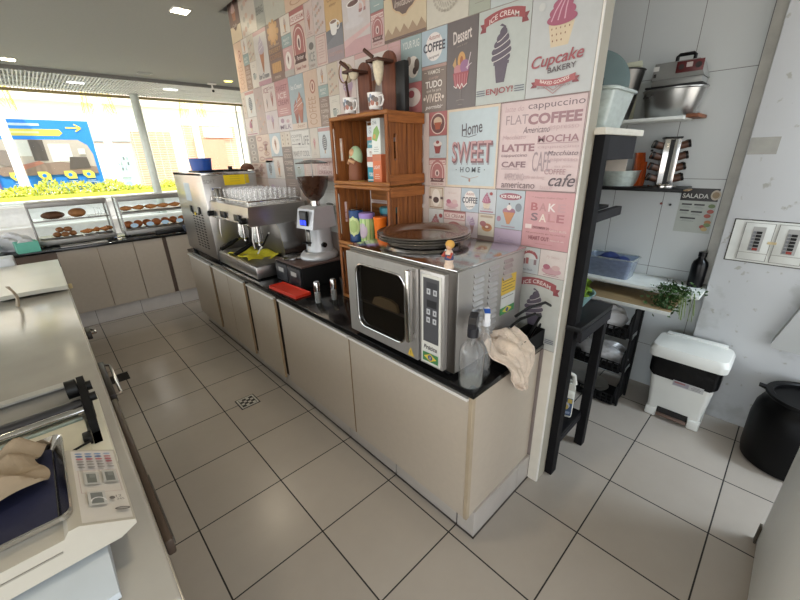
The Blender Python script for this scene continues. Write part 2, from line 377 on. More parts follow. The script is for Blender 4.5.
a=MB(); a.box(-.07,-.03,-.02,.07,.03,-.0005,white,.005); a.build('mount',t)
a=MB(); a.cyl((0,0,-.0205),(0,0,-.075),.012,white); a.ell((0,0,-.08),(.022,.022,.022),white); a.build('bracket',t)
a=MB(); a.cyl((.02,.05,-.09),(-.02,-.07,-.125),.028,white); a.build('camera_body',t)
a=MB(); a.cyl((-.0205,-.0715,-.1255),(-.023,-.079,-.128),.020,black); a.build('lens',t)
downlight(.45,-4.3,'square downlight in the ceiling over the near end of the work aisle',True,pw=26)
downlight(-.9,-2.4,'square downlight in the ceiling above the chest counter',True,pw=8)
downlight(-1.2,-6.0,'square downlight in the ceiling behind the camera',True,pw=26)
# ------------------------------------------------------------ poster wall
WX=1.53
wallbase=M('poster_wall_joint','8d7f79',.5)
endm=M('wall_end_beige','a79f8f',.6,0,.05,6)
mb=MB(); mb.box(WX,-4.757,0,1.628,-1.472,3.279,wallbase)
wall=struct(mb,'wall_right')
mb=MB(); mb.box(1.5285,-4.7625,0,1.542,-4.7573,3.279,M('corner_bead_white','e6e2da',.4)); struct(mb,'corner_bead',wall)
mb=MB(); mb.box(1.5265,-4.757,0,1.5298,-4.7065,.858,M('painted_strip_cream','d4ccbe',.5,0,.06,12)); struct(mb,'painted_strip',wall)
mb=MB(); mb.box(1.5425,-4.7605,0,1.628,-4.7573,3.279,endm); mb.box(1.53,-1.4715,0,1.628,-1.465,3.279,endm); struct(mb,'wall_end',wall)
GR=.32
def pm(c):
    q=[int(c[i:i+2],16) for i in (0,2,4)]; g=sum(q)/3; q=[int(.95*(.72*v+.13*g+.15*w)) for v,w in zip(q,(214,204,198))]
    return M('print_'+c,'%02x%02x%02x'%tuple(q),GR,0,.035,30)
def T_cone(c,x,y,s,sc='b0646a',cn='d9955a'):
    c.poly([(x-.16*s,y+.05*s),(x+.16*s,y+.05*s),(x+.03*s,y-.5*s),(x-.03*s,y-.5*s)],pm(cn))
    for k in range(3): c.stroke([(x-.13*s+k*.1*s,y+.04*s),(x-.02*s+k*.03*s,y-.42*s)],.012*s,pm('a8683c'))
    c.oval(x,y+.12*s,.2*s,.13*s,pm(sc)); c.oval(x,y+.26*s,.15*s,.11*s,pm(sc)); c.poly([(x-.11*s,y+.3*s),(x+.11*s,y+.3*s),(x+.02*s,y+.5*s)],pm(sc))
    c.stroke([(x-.17*s,y+.1*s),(x+.15*s,y+.2*s)],.014*s,pm('efe6dc')); c.stroke([(x-.12*s,y+.24*s),(x+.1*s,y+.33*s)],.014*s,pm('efe6dc'))
def T_swirl(c,x,y,s,col='544a5e',ln='dcd6d6'):
    c.poly([(x-.17*s,y-.1*s),(x+.17*s,y-.1*s),(x+.1*s,y-.5*s),(x-.1*s,y-.5*s)],pm(col)); c.rect(x-.19*s,y-.16*s,x+.19*s,y-.1*s,pm(col))
    for k,(w,yy) in enumerate(((.23,-.03),(.24,.09),(.2,.21),(.15,.32),(.09,.41))): c.oval(x+(.01*k-.02)*s,y+yy*s,w*s,.1*s,pm(col))
    c.poly([(x-.05*s,y+.44*s),(x+.09*s,y+.42*s),(x+.07*s,y+.52*s),(x-.03*s,y+.58*s),(x-.08*s,y+.55*s),(x+.01*s,y+.52*s)],pm(col))
    for k,(w,yy) in enumerate(((.22,-.04),(.22,.08),(.18,.2),(.12,.31))):
        c.stroke([(x+(-w+2*w*i/8)*s,y+(yy-.05+.13*(i/8)**1.6)*s) for i in range(9)],.016*s,pm(ln))
def T_cupcake(c,x,y,s,sc='a8486a',cs='dcc6a2'):
    c.poly([(x-.25*s,y),(x+.25*s,y),(x+.17*s,y-.38*s),(x-.17*s,y-.38*s)],pm(cs))
    for j in range(3):
        for i in range(5-j): c.oval(x+(-.18+.02*j+i*.085)*s,y-(.08+.1*j)*s,.012*s,.018*s,pm('8e5a4a'),8)
    for w,yy,h in ((.29,.06,.1),(.25,.17,.11),(.19,.28,.1),(.12,.38,.09)): c.oval(x,y+yy*s,w*s,h*s,pm(sc))
    c.oval(x+.02*s,y+.49*s,.05*s,.06*s,pm(sc))
    for k in range(3): c.stroke([(x+(-.2+.13*k)*s,y+.04*s),(x+(-.13+.1*k)*s,y+.2*s),(x+(-.02+.06*k)*s,y+.36*s)],.025*s,pm('d8a0b4'))
    c.oval(x+.3*s,y+.5*s,.1*s,.09*s,pm('a83a3a'))
def T_cup(c,x,y,s,col='e8e4e0',cof='5a3a30',saucer=True):
    if saucer: c.oval(x,y-.18*s,.38*s,.1*s,pm('cfc9ca')); c.oval(x,y-.17*s,.33*s,.075*s,pm(col))
    c.arc(x+.25*s,y+.06*s,.13*s,.13*s,.045*s,pm(col))
    c.poly([(x-.24*s,y+.2*s),(x+.24*s,y+.2*s),(x+.17*s,y-.14*s),(x+.08*s,y-.2*s),(x-.08*s,y-.2*s),(x-.17*s,y-.14*s)],pm(col))
    c.oval(x,y+.2*s,.24*s,.065*s,pm('f0ecea')); c.oval(x,y+.2*s,.2*s,.05*s,pm(cof))
def T_pop(c,x,y,w,h,col='4a5560'):
    c.oval(x,y,w,h,pm(col),16)
    for k in range(6): c.stroke([(x-w*.8,y-h*.7+k*h*.25),(x+w*.8,y-h*.55+k*h*.25)],h*.05,pm('e4e2e0'))
    c.rect(x-w*.25,y-h*1.35,x+w*.25,y-h*.9,pm('b89878'))
def T_banner(c,x,y,w,h,txt,col='a8444a',tc='f0e4dc',bend=.0):
    n=10
    up_=[(x-w/2+w*i/n,y+h/2+bend*(1-(2*i/n-1)**2)) for i in range(n+1)]; lo=[(a,b-h) for a,b in reversed(up_)]
    c.poly([(x-w/2-.1*w,y-h*.9),(x-w/2+.06*w,y-h*.9),(x-w/2+.06*w,y),(x-w/2-.1*w,y),(x-w/2-.05*w,y-h*.45)],pm('8a343c'))
    c.poly([(x+w/2-.06*w,y-h*.9),(x+w/2+.1*w,y-h*.9),(x+w/2+.05*w,y-h*.45),(x+w/2+.1*w,y),(x+w/2-.06*w,y)],pm('8a343c'))
    c.poly(up_+lo,pm(col)); c.text(txt,x,y,w*.72,h*.52,pm(tc),.012,bend=bend)
def T_lines(c,x,y,w,n,dy,col,t=.003):
    for k in range(n):
        q=w*(.6+.4*((k*37)%10)/10); c.rect(x-q/2,y-k*dy-t/2,x+q/2,y-k*dy+t/2,pm(col))
def T_seal(c,x,y,rx,ry,a,b,inner='5a3a38'):
    c.oval(x,y,rx,ry,pm(a)); c.arc(x,y,rx*.9,ry*.9,rx*.12,pm(b)); c.oval(x,y,rx*.55,ry*.6,pm(inner))
def T_parlour(c,w,h,a='b0605a',b='e8d4c8',d='5c3c3c'):
    c.rect(0,h*.78,w,h,pm(a)); c.rect(w*.03,h*.80,w*.97,h*.93,pm(b)); c.text('ICE CREAM',w/2,h*.865,w*.86,h*.075,pm(a),.01)
    n=14; cx=w/2; cy_=h*.5
    for k,(r,col) in enumerate(((.42,a),(.34,b),(.31,a))):
        c.poly([(cx+r*w*math.cos(PI*i/n),cy_+r*w*1.25*math.sin(PI*i/n)) for i in range(n+1)]+[(cx-r*w,h*.3),(cx+r*w,h*.3)],pm(col))
    c.oval(cx,h*.48,w*.13,h*.12,pm(b)); c.oval(cx,h*.47,w*.06,h*.08,pm(d))
    c.poly([(w*.08,h*.3),(w*.92,h*.3),(w*.84,h*.22),(w*.92,h*.16),(w*.08,h*.16),(w*.16,h*.22)],pm(d)); c.text('Parlour',cx,h*.245,w*.5,h*.07,pm(b),.01,.25)
    c.text('Sweet Treat',cx,h*.085,w*.7,h*.06,pm(a),.012,.2)
# kinds ------------------------------------------------
def K(kind,c,w,h,a=None,b=None):
    P=pm
    if kind=='tallcoffee':
        c.oval(w*.62,h*.72,w*.2,h*.12,P('a8604e')); c.oval(w*.62,h*.72,w*.14,h*.09,P('e2bfa6')); c.oval(w*.62,h*.72,w*.05,h*.06,P('8a4a3c'))
        c.text('COFFEE',w*.5,h*.3,h*.5,w*.55,P(b or 'b98a6c'),0,0,PI/2)
    elif kind=='cone': T_cone(c,w*.5,h*.5,min(w*2,h)*.8,b or 'b89a8c'); c.text('Ice',w*.5,h*.12,w*.4,h*.06,P('6a4a48'))
    elif kind=='teal': c.text('BEST',w*.5,h*.6,w*.6,h*.2,P('e4e4dc')); T_lines(c,w*.5,h*.35,w*.6,2,h*.1,'e0e0d8')
    elif kind=='board':
        T_lines(c,w*.5,h*.92,w*.7,2,h*.05,'cdb8a8'); c.text('GOOD',w*.5,h*.72,w*.7,h*.12,P(b or 'd8c4b0')); c.text('COFFEE',w*.5,h*.52,w*.8,h*.12,P(b or 'd8c4b0'),.01); c.text('TIME',w*.5,h*.32,w*.6,h*.12,P(b or 'd8c4b0')); T_lines(c,w*.5,h*.17,w*.7,2,h*.06,'cdb8a8')
    elif kind=='floral':
        for k in range(14): c.oval(w*(.15+.7*((k*53)%17)/17),h*(.08+.85*((k*29)%19)/19),w*.09,w*.07,P(b or ('c8a48c','a8a294','b8907e')[k%3]),10)
    elif kind=='mug': T_cup(c,w*.48,h*.42,min(w,h)*.9,b or '98a49c','6a6a60',False); T_lines(c,w*.5,h*.85,w*.6,2,h*.06,'b8b0a4')
    elif kind=='icecone':
        c.rect(0,h*.93,w,h,P('cf9c9a')); c.rect(0,0,w,h*.09,P('b8838f')); T_cone(c,w*.52,h*.57,h*.68,'b9a9b4','c47c56'); c.text('Ice Cream',w*.5,h*.17,w*.78,h*.1,P('5e6672'),.012,.2)
    elif kind=='brownsplash':
        for k in range(9): c.oval(w*.5+w*.3*math.cos(k*.7),h*.83+w*.28*math.sin(k*.7),w*.09,w*.09,P('d39a5c'),10)
        c.oval(w*.5,h*.83,w*.26,w*.26,P('dca468')); c.text('The Sweet',w*.5,h*.62,w*.7,h*.05,P('d8b890'),0,.2); c.text('DESSERT',w*.5,h*.53,w*.8,h*.07,P('d8a468')); c.text('COFFEE',w*.5,h*.42,w*.8,h*.08,P('b98460'),.01)
        c.rect(w*.18,h*.14,w*.82,h*.32,P('d9a05c')); 
        for k in range(5): c.stroke([(w*(.22+.12*k),h*.14),(w*(.24+.12*k),h*.32)],w*.015,P('a8704a'))
        c.text('menu',w*.5,h*.06,w*.4,h*.04,P('d8c0a4'))
    elif kind=='pinkoval':
        c.oval(w*.5,h*.55,w*.3,h*.3,P('ece0d6')); T_cone(c,w*.5,h*.58,h*.32,'8a5a50','7a4a40'); c.rect(0,0,w,h*.22,P('b4aca2')); c.text('Sweet',w*.5,h*.92,w*.5,h*.05,P('ead4cc'))
    elif kind=='parlour': T_parlour(c,w,h)
    elif kind=='shake': T_cone(c,w*.5,h*.5,h*.6,'c08a84','b8745c'); T_lines(c,w*.5,h*.12,w*.7,2,h*.05,'b08a84')
    elif kind=='ice': c.oval(w*.5,h*.72,w*.3,h*.12,P('6c6864'),16); c.text('ICE',w*.5,h*.38,w*.7,h*.3,P('8a8a86'),.015); c.text('cream',w*.5,h*.1,w*.6,h*.08,P('8a6a60'))
    elif kind=='frame':
        c.frame(w*.08,h*.05,w*.92,h*.95,w*.05,P('c99a90')); T_lines(c,w*.5,h*.8,w*.6,7,h*.09,'b98a84')
    elif kind=='orangemug':
        c.rect(0,0,w,h*.45,P('7d7f86')); c.rect(0,0,w,h*.2,P('a08f94')); c.poly([(0,h*.27),(w,h*.45),(w,h*.5),(0,h*.45)],P('6d7078'))
        T_cup(c,w*.48,h*.46,w*.95,'e9e7e2','8a6a5c',False); c.text('Coffee',w*.5,h*.87,w*.6,h*.07,P('8e6a44'),0,.3); c.text('shop',w*.5,h*.78,w*.4,h*.05,P('8e6a44'),0,.3); c.text('GOOD MORNING',w*.5,h*.11,w*.8,h*.05,P('c99a90'))
    elif kind=='bigcup':
        c.rect(0,0,w,h*.2,P('cd9ca0')); c.poly([(0,h*.12),(w,h*.3),(w,h*.34),(0,h*.22)],P('dcb0b0'))
        c.rect(w*.48,h*.52,w*.86,h*.82,P('a8706c')); c.poly([(w*.36,h*.82),(w*.66,h*.9),(w*.9,h*.82)],P('a0625e')); c.rect(w*.6,h*.56,w*.86,h*.66,P('d8b0a4')); T_cup(c,w*.42,h*.53,w*1.0,'d4cfd2','6a4c48'); c.text('Coffee',w*.62,h*.95,w*.4,h*.05,P('b99a98'),0,.3)
    elif kind=='tealcup': c.poly([(w*.3,h*.8),(w*.7,h*.8),(w*.6,h*.25),(w*.4,h*.25)],P('a8524a')); T_lines(c,w*.5,h*.12,w*.7,1,h*.05,'dcdcd4')
    elif kind=='invite':
        c.rect(0,h*.52,w,h,P('6a5550')); n=26
        c.poly([(w*.5+w*.36*(1+.05*math.cos(8*t))*math.cos(t),h*.62+h*.36*(1+.05*math.cos(8*t))*math.sin(t)) for t in [2*PI*i/n for i in range(n)]],P('d8b48a'))
        c.poly([(w*.5+w*.335*(1+.05*math.cos(8*t))*math.cos(t),h*.62+h*.335*(1+.05*math.cos(8*t))*math.sin(t)) for t in [2*PI*i/n for i in range(n)]],P('6a5650'))
        T_cup(c,w*.5,h*.72,w*.42,'c8603c','e0924c'); c.text('Invitation',w*.5,h*.42,w*.46,h*.09,P('e2cfc0'),0,.3)
        for k in range(5): c.poly([(w*.2*k,0),(w*.2*(k+1),0),(w*.2*(k+1),h*.08),(w*.2*k+w*.15,h*.12),(w*.2*k+w*.1,h*.17),(w*.2*k+w*.05,h*.12),(w*.2*k,h*.08)],P('a88a6c'))
        c.rect(0,0,w,h*.035,P('6a5550'))
    elif kind=='life':
        c.text('ENJOY',w*.5,h*.78,w*.5,h*.1,P('6e675e')); c.text('THE GOOD',w*.5,h*.62,w*.6,h*.1,P('6e675e')); c.text('LIFE',w*.48,h*.45,w*.45,h*.16,P('5a544c'),.01)
        for k in range(16):
            t=PI+PI*k/15; c.oval(w*.5+w*.34*math.cos(t),h*.38+h*.24*math.sin(t),w*.03,w*.03,P('b6aea0'),8); c.stroke([(w*.5+w*.2*math.cos(t),h*.36+h*.14*math.sin(t)),(w*.5+w*.28*math.cos(t+.1),h*.37+h*.2*math.sin(t+.1))],w*.012,P('9a9184'))
    elif kind=='bev': c.text('COLD',w*.5,h*.6,w*.7,h*.12,P('6c6f68')); c.text('BEVERAGE',w*.5,h*.3,w*.75,h*.13,P('6a6c66'),.012); T_lines(c,w*.5,h*.15,w*.5,2,h*.05,'8c8e84')
    elif kind=='openlist': c.text('OPEN',w*.5,h*.7,w*.75,h*.15,P('6a6860')); c.text('LIST',w*.5,h*.5,w*.6,h*.12,P('6a6860')); c.oval(w*.5,h*.25,w*.04,w*.05,P('b8a890'),8)
    elif kind=='brownseal':
        c.rect(0,h*.0,w,h*.3,P('dcc49c')); c.poly([(w*.2,h*.95),(w*.8,h*.95),(w*.85,h*.35),(w*.5,h*.2),(w*.15,h*.35)],P('7a5a4e')); T_cupcake(c,w*.5,h*.55,w*.7,'cba894','b8744c'); c.text('Cafe',w*.5,h*.3,w*.4,h*.06,P('e0ccb8'),0,.3)
    elif kind=='popsicle': c.rect(0,h*.86,w,h*.97,P('b9827f')); T_pop(c,w*.5,h*.5,w*.2,h*.26,b or '59646c')
    elif kind=='menu':
        c.text('ICE',w*.3,h*.8,w*.4,h*.2,P('9a5a60'),.01); c.text('Cream',w*.7,h*.86,w*.4,h*.12,P('9a5a60'),0,.3); T_cone(c,w*.72,h*.45,h*.6,'b07a78','a85a54'); T_cone(c,w*.3,h*.3,h*.4,'a89a98','a0887c')
    elif kind=='pinktype':
        c.text('SWEET',w*.5,h*.78,w*.8,h*.16,P('8e4a54')); c.text('ICE',w*.5,h*.58,w*.6,h*.16,P('e8d0cc'),.01); c.text('CREAM',w*.5,h*.38,w*.8,h*.15,P('8e4a54')); T_lines(c,w*.5,h*.2,w*.8,3,h*.06,'e4c4c0',.004)
    elif kind=='lilacs':
        c.text('MILK',w*.5,h*.3,w*.8,h*.3,P('86708a'),.01); c.oval(w*.3,h*.72,w*.13,h*.16,P('a8869c')); c.oval(w*.7,h*.65,w*.12,h*.12,P('c8a0a8'))
    elif kind=='twocones':
        c.text('Ice Cream',w*.5,h*.8,w*.75,h*.09,P('e6e4e0'),.014,.2); T_cone(c,w*.36,h*.3,h*.55,'b4655c','9a4a44'); T_cone(c,w*.66,h*.36,h*.68,'c27a62','b8604c'); c.rect(0,0,w,h*.12,P('d8c4b4')); c.text('best',w*.6,h*.07,w*.5,h*.07,P('a8785c'),0,.3)
    elif kind=='fourpug':
        c.text('YOUR PUG',w*.5,h*.83,w*.8,h*.16,P('dfe4de'),.012); c.oval(w*.6,h*.33,w*.28,h*.24,P('e4dcd0')); c.oval(w*.78,h*.36,w*.12,h*.14,P('55453e')); c.oval(w*.4,h*.48,w*.1,h*.1,P('7a6a60')); c.oval(w*.68,h*.24,w*.1,h*.08,P('4a3c38'))
    elif kind=='redwhite': c.oval(w*.55,h*.55,w*.4,h*.3,P('e8d8d0')); c.oval(w*.5,h*.65,w*.15,h*.12,P('b4444c'))
    elif kind=='coffeeblue':
        c.oval(w*.5,h*.5,w*.34,h*.4,P('ece6e2')); c.text('Autumn',w*.5,h*.77,w*.45,h*.13,P('a8605e'),.01,.3); c.text('COFFEE',w*.5,h*.5,w*.86,h*.26,P('3f3c4a'),.03); c.text('fresh ground',w*.5,h*.22,w*.42,h*.1,P('5a4a4c'),.01,.3,.1)
    elif kind=='tudo':
        c.rect(0,h*.94,w,h,P('b08a80'))
        c.text('VAMOS',w*.5,h*.86,w*.5,h*.09,P('e6dcd0'),.012); c.rect(w*.1,h*.86,w*.2,h*.87,P('d8c8b8')); c.rect(w*.8,h*.86,w*.9,h*.87,P('d8c8b8')); c.text('curtir',w*.5,h*.74,w*.4,h*.06,P('c09890'))
        c.text('TUDO',w*.5,h*.6,w*.68,h*.15,P('f0e8e0'),.02); c.text('que ha pra',w*.5,h*.46,w*.6,h*.08,P('e0d2c6')); c.text('VIVER',w*.5,h*.3,w*.66,h*.18,P('efdccb'),.008); c.oval(w*.12,h*.3,w*.05,w*.05,P('e0d2c6'),8); c.oval(w*.88,h*.3,w*.05,w*.05,P('e0d2c6'),8); c.text('permitir',w*.52,h*.09,w*.72,h*.11,P('f0e8e4'),.008,.35)
    elif kind=='dessert':
        c.text('Dessert',w*.5,h*.83,w*.62,h*.14,P('ded2cc'),.02,.15,.12); c.text('sweet & tasty',w*.5,h*.72,w*.36,h*.03,P('9a8a7c'),0,.2,.12)
        c.oval(w*.5,h*.55,w*.13,h*.1,P('d69a50')); c.oval(w*.5,h*.55,w*.05,h*.05,P('a8542c')); c.poly([(w*.2,h*.52),(w*.36,h*.42),(w*.3,h*.6)],P('c8985c')); c.oval(w*.38,h*.45,w*.13,h*.06,P('c47a80')); c.oval(w*.62,h*.48,w*.16,h*.075,P('96608e')); c.stroke([(w*.7,h*.44),(w*.8,h*.62)],w*.025,P('d8c8d0')); c.stroke([(w*.66,h*.46),(w*.84,h*.5)],w*.02,P('d8c8d0'))
        c.poly([(w*.22,h*.42),(w*.76,h*.42),(w*.7,h*.27),(w*.5,h*.22),(w*.28,h*.27)],P('a84450'))
        for k in range(6): c.stroke([(w*(.28+.09*k),h*.4),(w*(.32+.075*k),h*.27)],w*.018,P('d08088'))
        c.stroke([(w*.26,h*.27),(w*.36,h*.24),(w*.4,h*.29),(w*.48,h*.23),(w*.54,h*.29),(w*.6,h*.24),(w*.72,h*.28)],w*.025,P('efe4e0'))
        c.stroke([(w*.5,h*.22),(w*.5,h*.1)],w*.02,P('8c8280')); c.stroke([(w*.36,h*.09),(w*.5,h*.1),(w*.64,h*.09)],w*.015,P('8c8280')); T_lines(c,w*.5,h*.04,w*.25,1,.01,'847a74')
    elif kind=='enjoy':
        T_banner(c,w*.5,h*.87,w*.78,h*.1,'ICE CREAM','a23f45','efe2dc',.018); T_swirl(c,w*.5,h*.5,h*.56)
        for k in range(3): c.rect(w*.02,h*(.1+.025*k),w*.2,h*(.11+.025*k),P('5c6074')); c.rect(w*.8,h*(.1+.025*k),w*.98,h*(.11+.025*k),P('5c6074'))
        c.text('ENJOY!',w*.5,h*.125,w*.54,h*.085,P('a8484e'),.018)
    elif kind=='cupcake':
        T_cupcake(c,w*.47,h*.68,h*.56); c.oval(w*.16,h*.86,w*.05,w*.05,P('c9cdcc')); c.text('Cupcake',w*.46,h*.345,w*.78,h*.15,P('a8444e'),.014,.3,.06); c.text('BAKERY',w*.55,h*.26,w*.42,h*.055,P('54484e'),.014,0,.06)
        T_banner(c,w*.46,h*.16,w*.62,h*.065,'BAKED GOODS','b04a50','f0e2da',-.012); c.stroke([(w*.3,h*.1),(w*.46,h*.02),(w*.62,h*.1)],w*.01,P('b87a7c')); c.stroke([(w*.36,h*.1),(w*.46,h*.05),(w*.56,h*.1)],w*.01,P('b87a7c')); c.text('EST  1989',w*.46,h*.09,w*.5,h*.02,P('9a8286'))
    elif kind=='blackstamps':
        for k in range(4): c.oval(w*.5,h*(.14+.24*k),w*.28,h*.08,P('b9b4ae'),12); c.oval(w*.5,h*(.14+.24*k),w*.16,h*.05,P('6f6a68'),12)
    elif kind=='curls':
        for k in range(5): c.arc(w*(.28+.4*(k%2)),h*(.14+.18*k),w*.2,h*.09,w*.05,P('b98e84'))
        T_cupcake(c,w*.65,h*.45,w*.35,'8c6258','c09a80')
    elif kind=='ovalcone':
        c.oval(w*.5,h*.5,w*.34,h*.4,P('eeeae2')); T_cone(c,w*.5,h*.52,h*.5,'9a6a50','b0744c'); c.text('Cup',w*.5,h*.06,w*.5,h*.06,P('4c6684'))
    elif kind=='dots':
        for k in range(3): c.oval(w*.5,h*(.2+.28*k),w*.1,w*.1,P('8c7a6a'),10)
    elif kind=='coollife':
        c.text('COFFEE',w*.33,h*.8,w*.56,h*.1,P('70706e')); c.text('IS MY',w*.3,h*.66,w*.4,h*.09,P('70706e')); c.text('LIFE',w*.76,h*.63,w*.36,h*.3,P('77777a'),0); c.stroke([(w*.05,h*.52),(w*.4,h*.52)],h*.02,P('55555a')); c.oval(w*.45,h*.52,w*.06,h*.04,P('55555a'))
        c.text('something to',w*.5,h*.4,w*.7,h*.05,P('9a9a98'),0,.2); c.text('MAKE IT COOL',w*.5,h*.18,w*.84,h*.2,P('84848a')); c.frame(w*.02,h*.02,w*.98,h*.98,w*.01,P('b0b0ae'))
    elif kind=='pinksmall': T_cone(c,w*.5,h*.5,h*.4,'c87a80','c87a80'); T_lines(c,w*.5,h*.18,w*.5,2,h*.05,'b8a8a0')
    elif kind=='ringcup':
        c.oval(w*.5,h*.5,w*.4,h*.42,P('6e4446')); c.arc(w*.5,h*.5,w*.42,h*.45,w*.04,P('e6d4c8')); c.oval(w*.5,h*.58,w*.24,h*.2,P('dcc0a0')); c.poly([(w*.3,h*.55),(w*.7,h*.55),(w*.62,h*.25),(w*.38,h*.25)],P('b4543c'))
    elif kind=='redcup': c.poly([(w*.28,h*.62),(w*.72,h*.62),(w*.62,h*.2),(w*.38,h*.2)],P('9c3e3e')); c.oval(w*.5,h*.65,w*.25,h*.12,P('e0d6d2')); c.oval(w*.5,h*.72,w*.1,h*.08,P('a84444'),10); T_lines(c,w*.5,h*.08,w*.6,1,h*.1,'8a96a4')
    elif kind=='emblem': T_parlour(c,w,h,'b26a6a','e6ccc6','6a4244')
    elif kind=='home':
        c.frame(0,0,w,h,w*.035,P('dcc8ae')); c.text('Home',w*.5,h*.75,w*.4,h*.15,P('4c4850'),.012,.15,.12); c.stroke([(w*.34,h*.66),(w*.46,h*.645),(w*.6,h*.67)],w*.01,P('4c4850'))
        c.text('SWEET',w*.53,h*.43,w*.78,h*.27,P('8c9098'),.02); c.text('SWEET',w*.515,h*.455,w*.79,h*.27,P('76404a'),.03); c.text('SWEET',w*.5,h*.47,w*.76,h*.255,P('c48a8e'),.0)
        c.text('·  H O M E  ·',w*.5,h*.235,w*.58,h*.07,P('4c5460'),.02); c.stroke([(w*.33,h*.15),(w*.5,h*.12),(w*.67,h*.15)],w*.008,P('b08c7c')); c.oval(w*.5,h*.1,w*.02,w*.03,P('b07c6c'),8)
    elif kind=='words':
        q='9c6a74'; l='c6a2a8'; g='6e5a62'
        for t,x,y,ww,hh,cc,bo,sh in (('cappuccino',.66,.92,.62,.085,g,0,0),('COFFEE',.66,.79,.6,.115,q,.045,0),('FLAT',.22,.8,.28,.1,'a08a90',0,0),('latte do',.18,.92,.24,.06,l,0,.2),('Americano',.47,.68,.32,.07,g,.0,.3),('espresso',.78,.68,.32,.055,l,0,0),('MOCHA',.73,.575,.46,.075,q,.02,0),('Macchiato',.2,.61,.3,.05,l,0,.2),('LATTE',.26,.49,.42,.085,q,.04,0),('cappuccino',.74,.485,.46,.04,l,0,0),('CAFE',.57,.33,.22,.22,'a58f96',0,0),('Macchiato',.8,.42,.34,.05,g,0,.3),('cappuccino',.22,.4,.34,.05,'8a6c74',0,.1),('CAFE',.22,.3,.32,.07,'8e6a72',.03,0),('espresso',.82,.34,.3,.045,l,0,0),('COFFEE',.74,.22,.24,.06,'b0848a',.01,0),('au pair',.83,.275,.2,.03,l,0,0),('AMERICANO',.24,.155,.26,.085,'b99ca2',0,0),('cafe so long',.5,.15,.26,.05,l,0,.2),('cafe',.83,.13,.3,.14,'4c3a42',.006,.35),('americano',.3,.06,.44,.075,'6c545c',0,0),('latte',.66,.045,.14,.045,l,0,0)):
            c.text(t,w*x,h*y,w*ww,h*hh,P(cc),bo,sh)
        c.rect(w*.5,h*.525,w*.96,h*.53,P(q)); c.rect(w*.06,h*.245,w*.3,h*.25,P('8e6a72')); c.frame(0,0,w,h,w*.008,P('8a6e70'))
    elif kind=='badge':
        c.frame(w*.06,h*.04,w*.94,h*.96,w*.04,P('a0785e')); c.oval(w*.5,h*.5,w*.28,h*.4,P('f0e6da')); c.oval(w*.5,h*.4,w*.2,h*.14,P('4a3636')); c.rect(w*.02,h*.44,w*.2,h*.56,P('5a4444')); c.rect(w*.8,h*.44,w*.98,h*.56,P('5a4444'))
    elif kind=='pinkcakes':
        c.text('My Sweets',w*.5,h*.75,w*.5,h*.13,P('cfb0ac'),0,.3,.0); c.oval(w*.5,h*.24,w*.38,h*.14,P('cf9aa4')); c.oval(w*.3,h*.38,w*.14,h*.1,P('b45a74')); c.oval(w*.66,h*.38,w*.16,h*.1,P('d8b0b0')); T_lines(c,w*.5,h*.12,w*.7,2,h*.05,'b98088')
    elif kind=='smallcupcake': T_cupcake(c,w*.45,h*.45,h*.75,'b0587c','e0cdb4'); c.text('Cupcake',w*.5,h*.2,w*.6,h*.08,P('8a7a9c'),0,.3); c.rect(w*.1,h*.06,w*.9,h*.11,P('b06a80'))
    elif kind=='sundae':
        c.oval(w*.5,h*.84,w*.4,h*.09,P('9c4a5c')); c.text('ICE CREAM',w*.5,h*.84,w*.66,h*.075,P('f2e8e4'),.03)
        c.oval(w*.4,h*.46,w*.14,h*.085,P('a86a84')); c.oval(w*.58,h*.46,w*.14,h*.085,P('9c5c7c')); c.oval(w*.49,h*.56,w*.09,h*.07,P('e8dcd8')); c.poly([(w*.28,h*.44),(w*.71,h*.44),(w*.54,h*.13),(w*.44,h*.13)],P('cf824c')); c.oval(w*.49,h*.66,w*.03,w*.03,P('5a4444'),8)
        c.oval(w*.82,h*.58,w*.11,w*.13,P('76808e')); c.oval(w*.14,h*.25,w*.08,w*.09,P('b07a92')); c.rect(w*.25,h*.05,w*.75,h*.075,P('a8889c'))
    elif kind=='bake':
        c.text('* Happy Cake Day *',w*.5,h*.9,w*.7,h*.035,P('8e5c62'),0,.2)
        for ch,x,y,cc in (('B',.22,.74,'b4545c'),('A',.4,.74,'b87a80'),('K',.59,.74,'ecdcdc'),('E',.78,.74,'c89096'),('S',.24,.56,'7c5c68'),('A',.42,.55,'ecd8cc'),('L',.6,.56,'c47a80'),('E',.78,.56,'b0606c')): c.text(ch,w*x,h*y,w*.15,h*.14,P(cc),.02)
        c.rect(w*.06,h*.34,w*.2,h*.42,P('ecd4d2')); c.text('DECEMBER 24',w*.4,h*.37,w*.34,h*.045,P('8e4c54'),.01); c.text('GREAT BUYS',w*.76,h*.34,w*.34,h*.035,P('eed4d0'))
        c.text('All proceeds go to charity',w*.5,h*.27,w*.84,h*.03,P('8e4c54')); c.text('HEART OUT',w*.38,h*.18,w*.44,h*.075,P('8e4650'),.02); c.text('bakery & cafe',w*.77,h*.165,w*.28,h*.035,P('eed4d0')); T_lines(c,w*.5,h*.08,w*.6,1,.01,'c47a80')
    elif kind=='bluebase': c.rect(0,0,w,h*.32,P('8ea6b8')); T_cupcake(c,w*.5,h*.62,h*.5,'a8605c','8a4a44')
    elif kind=='archpink':
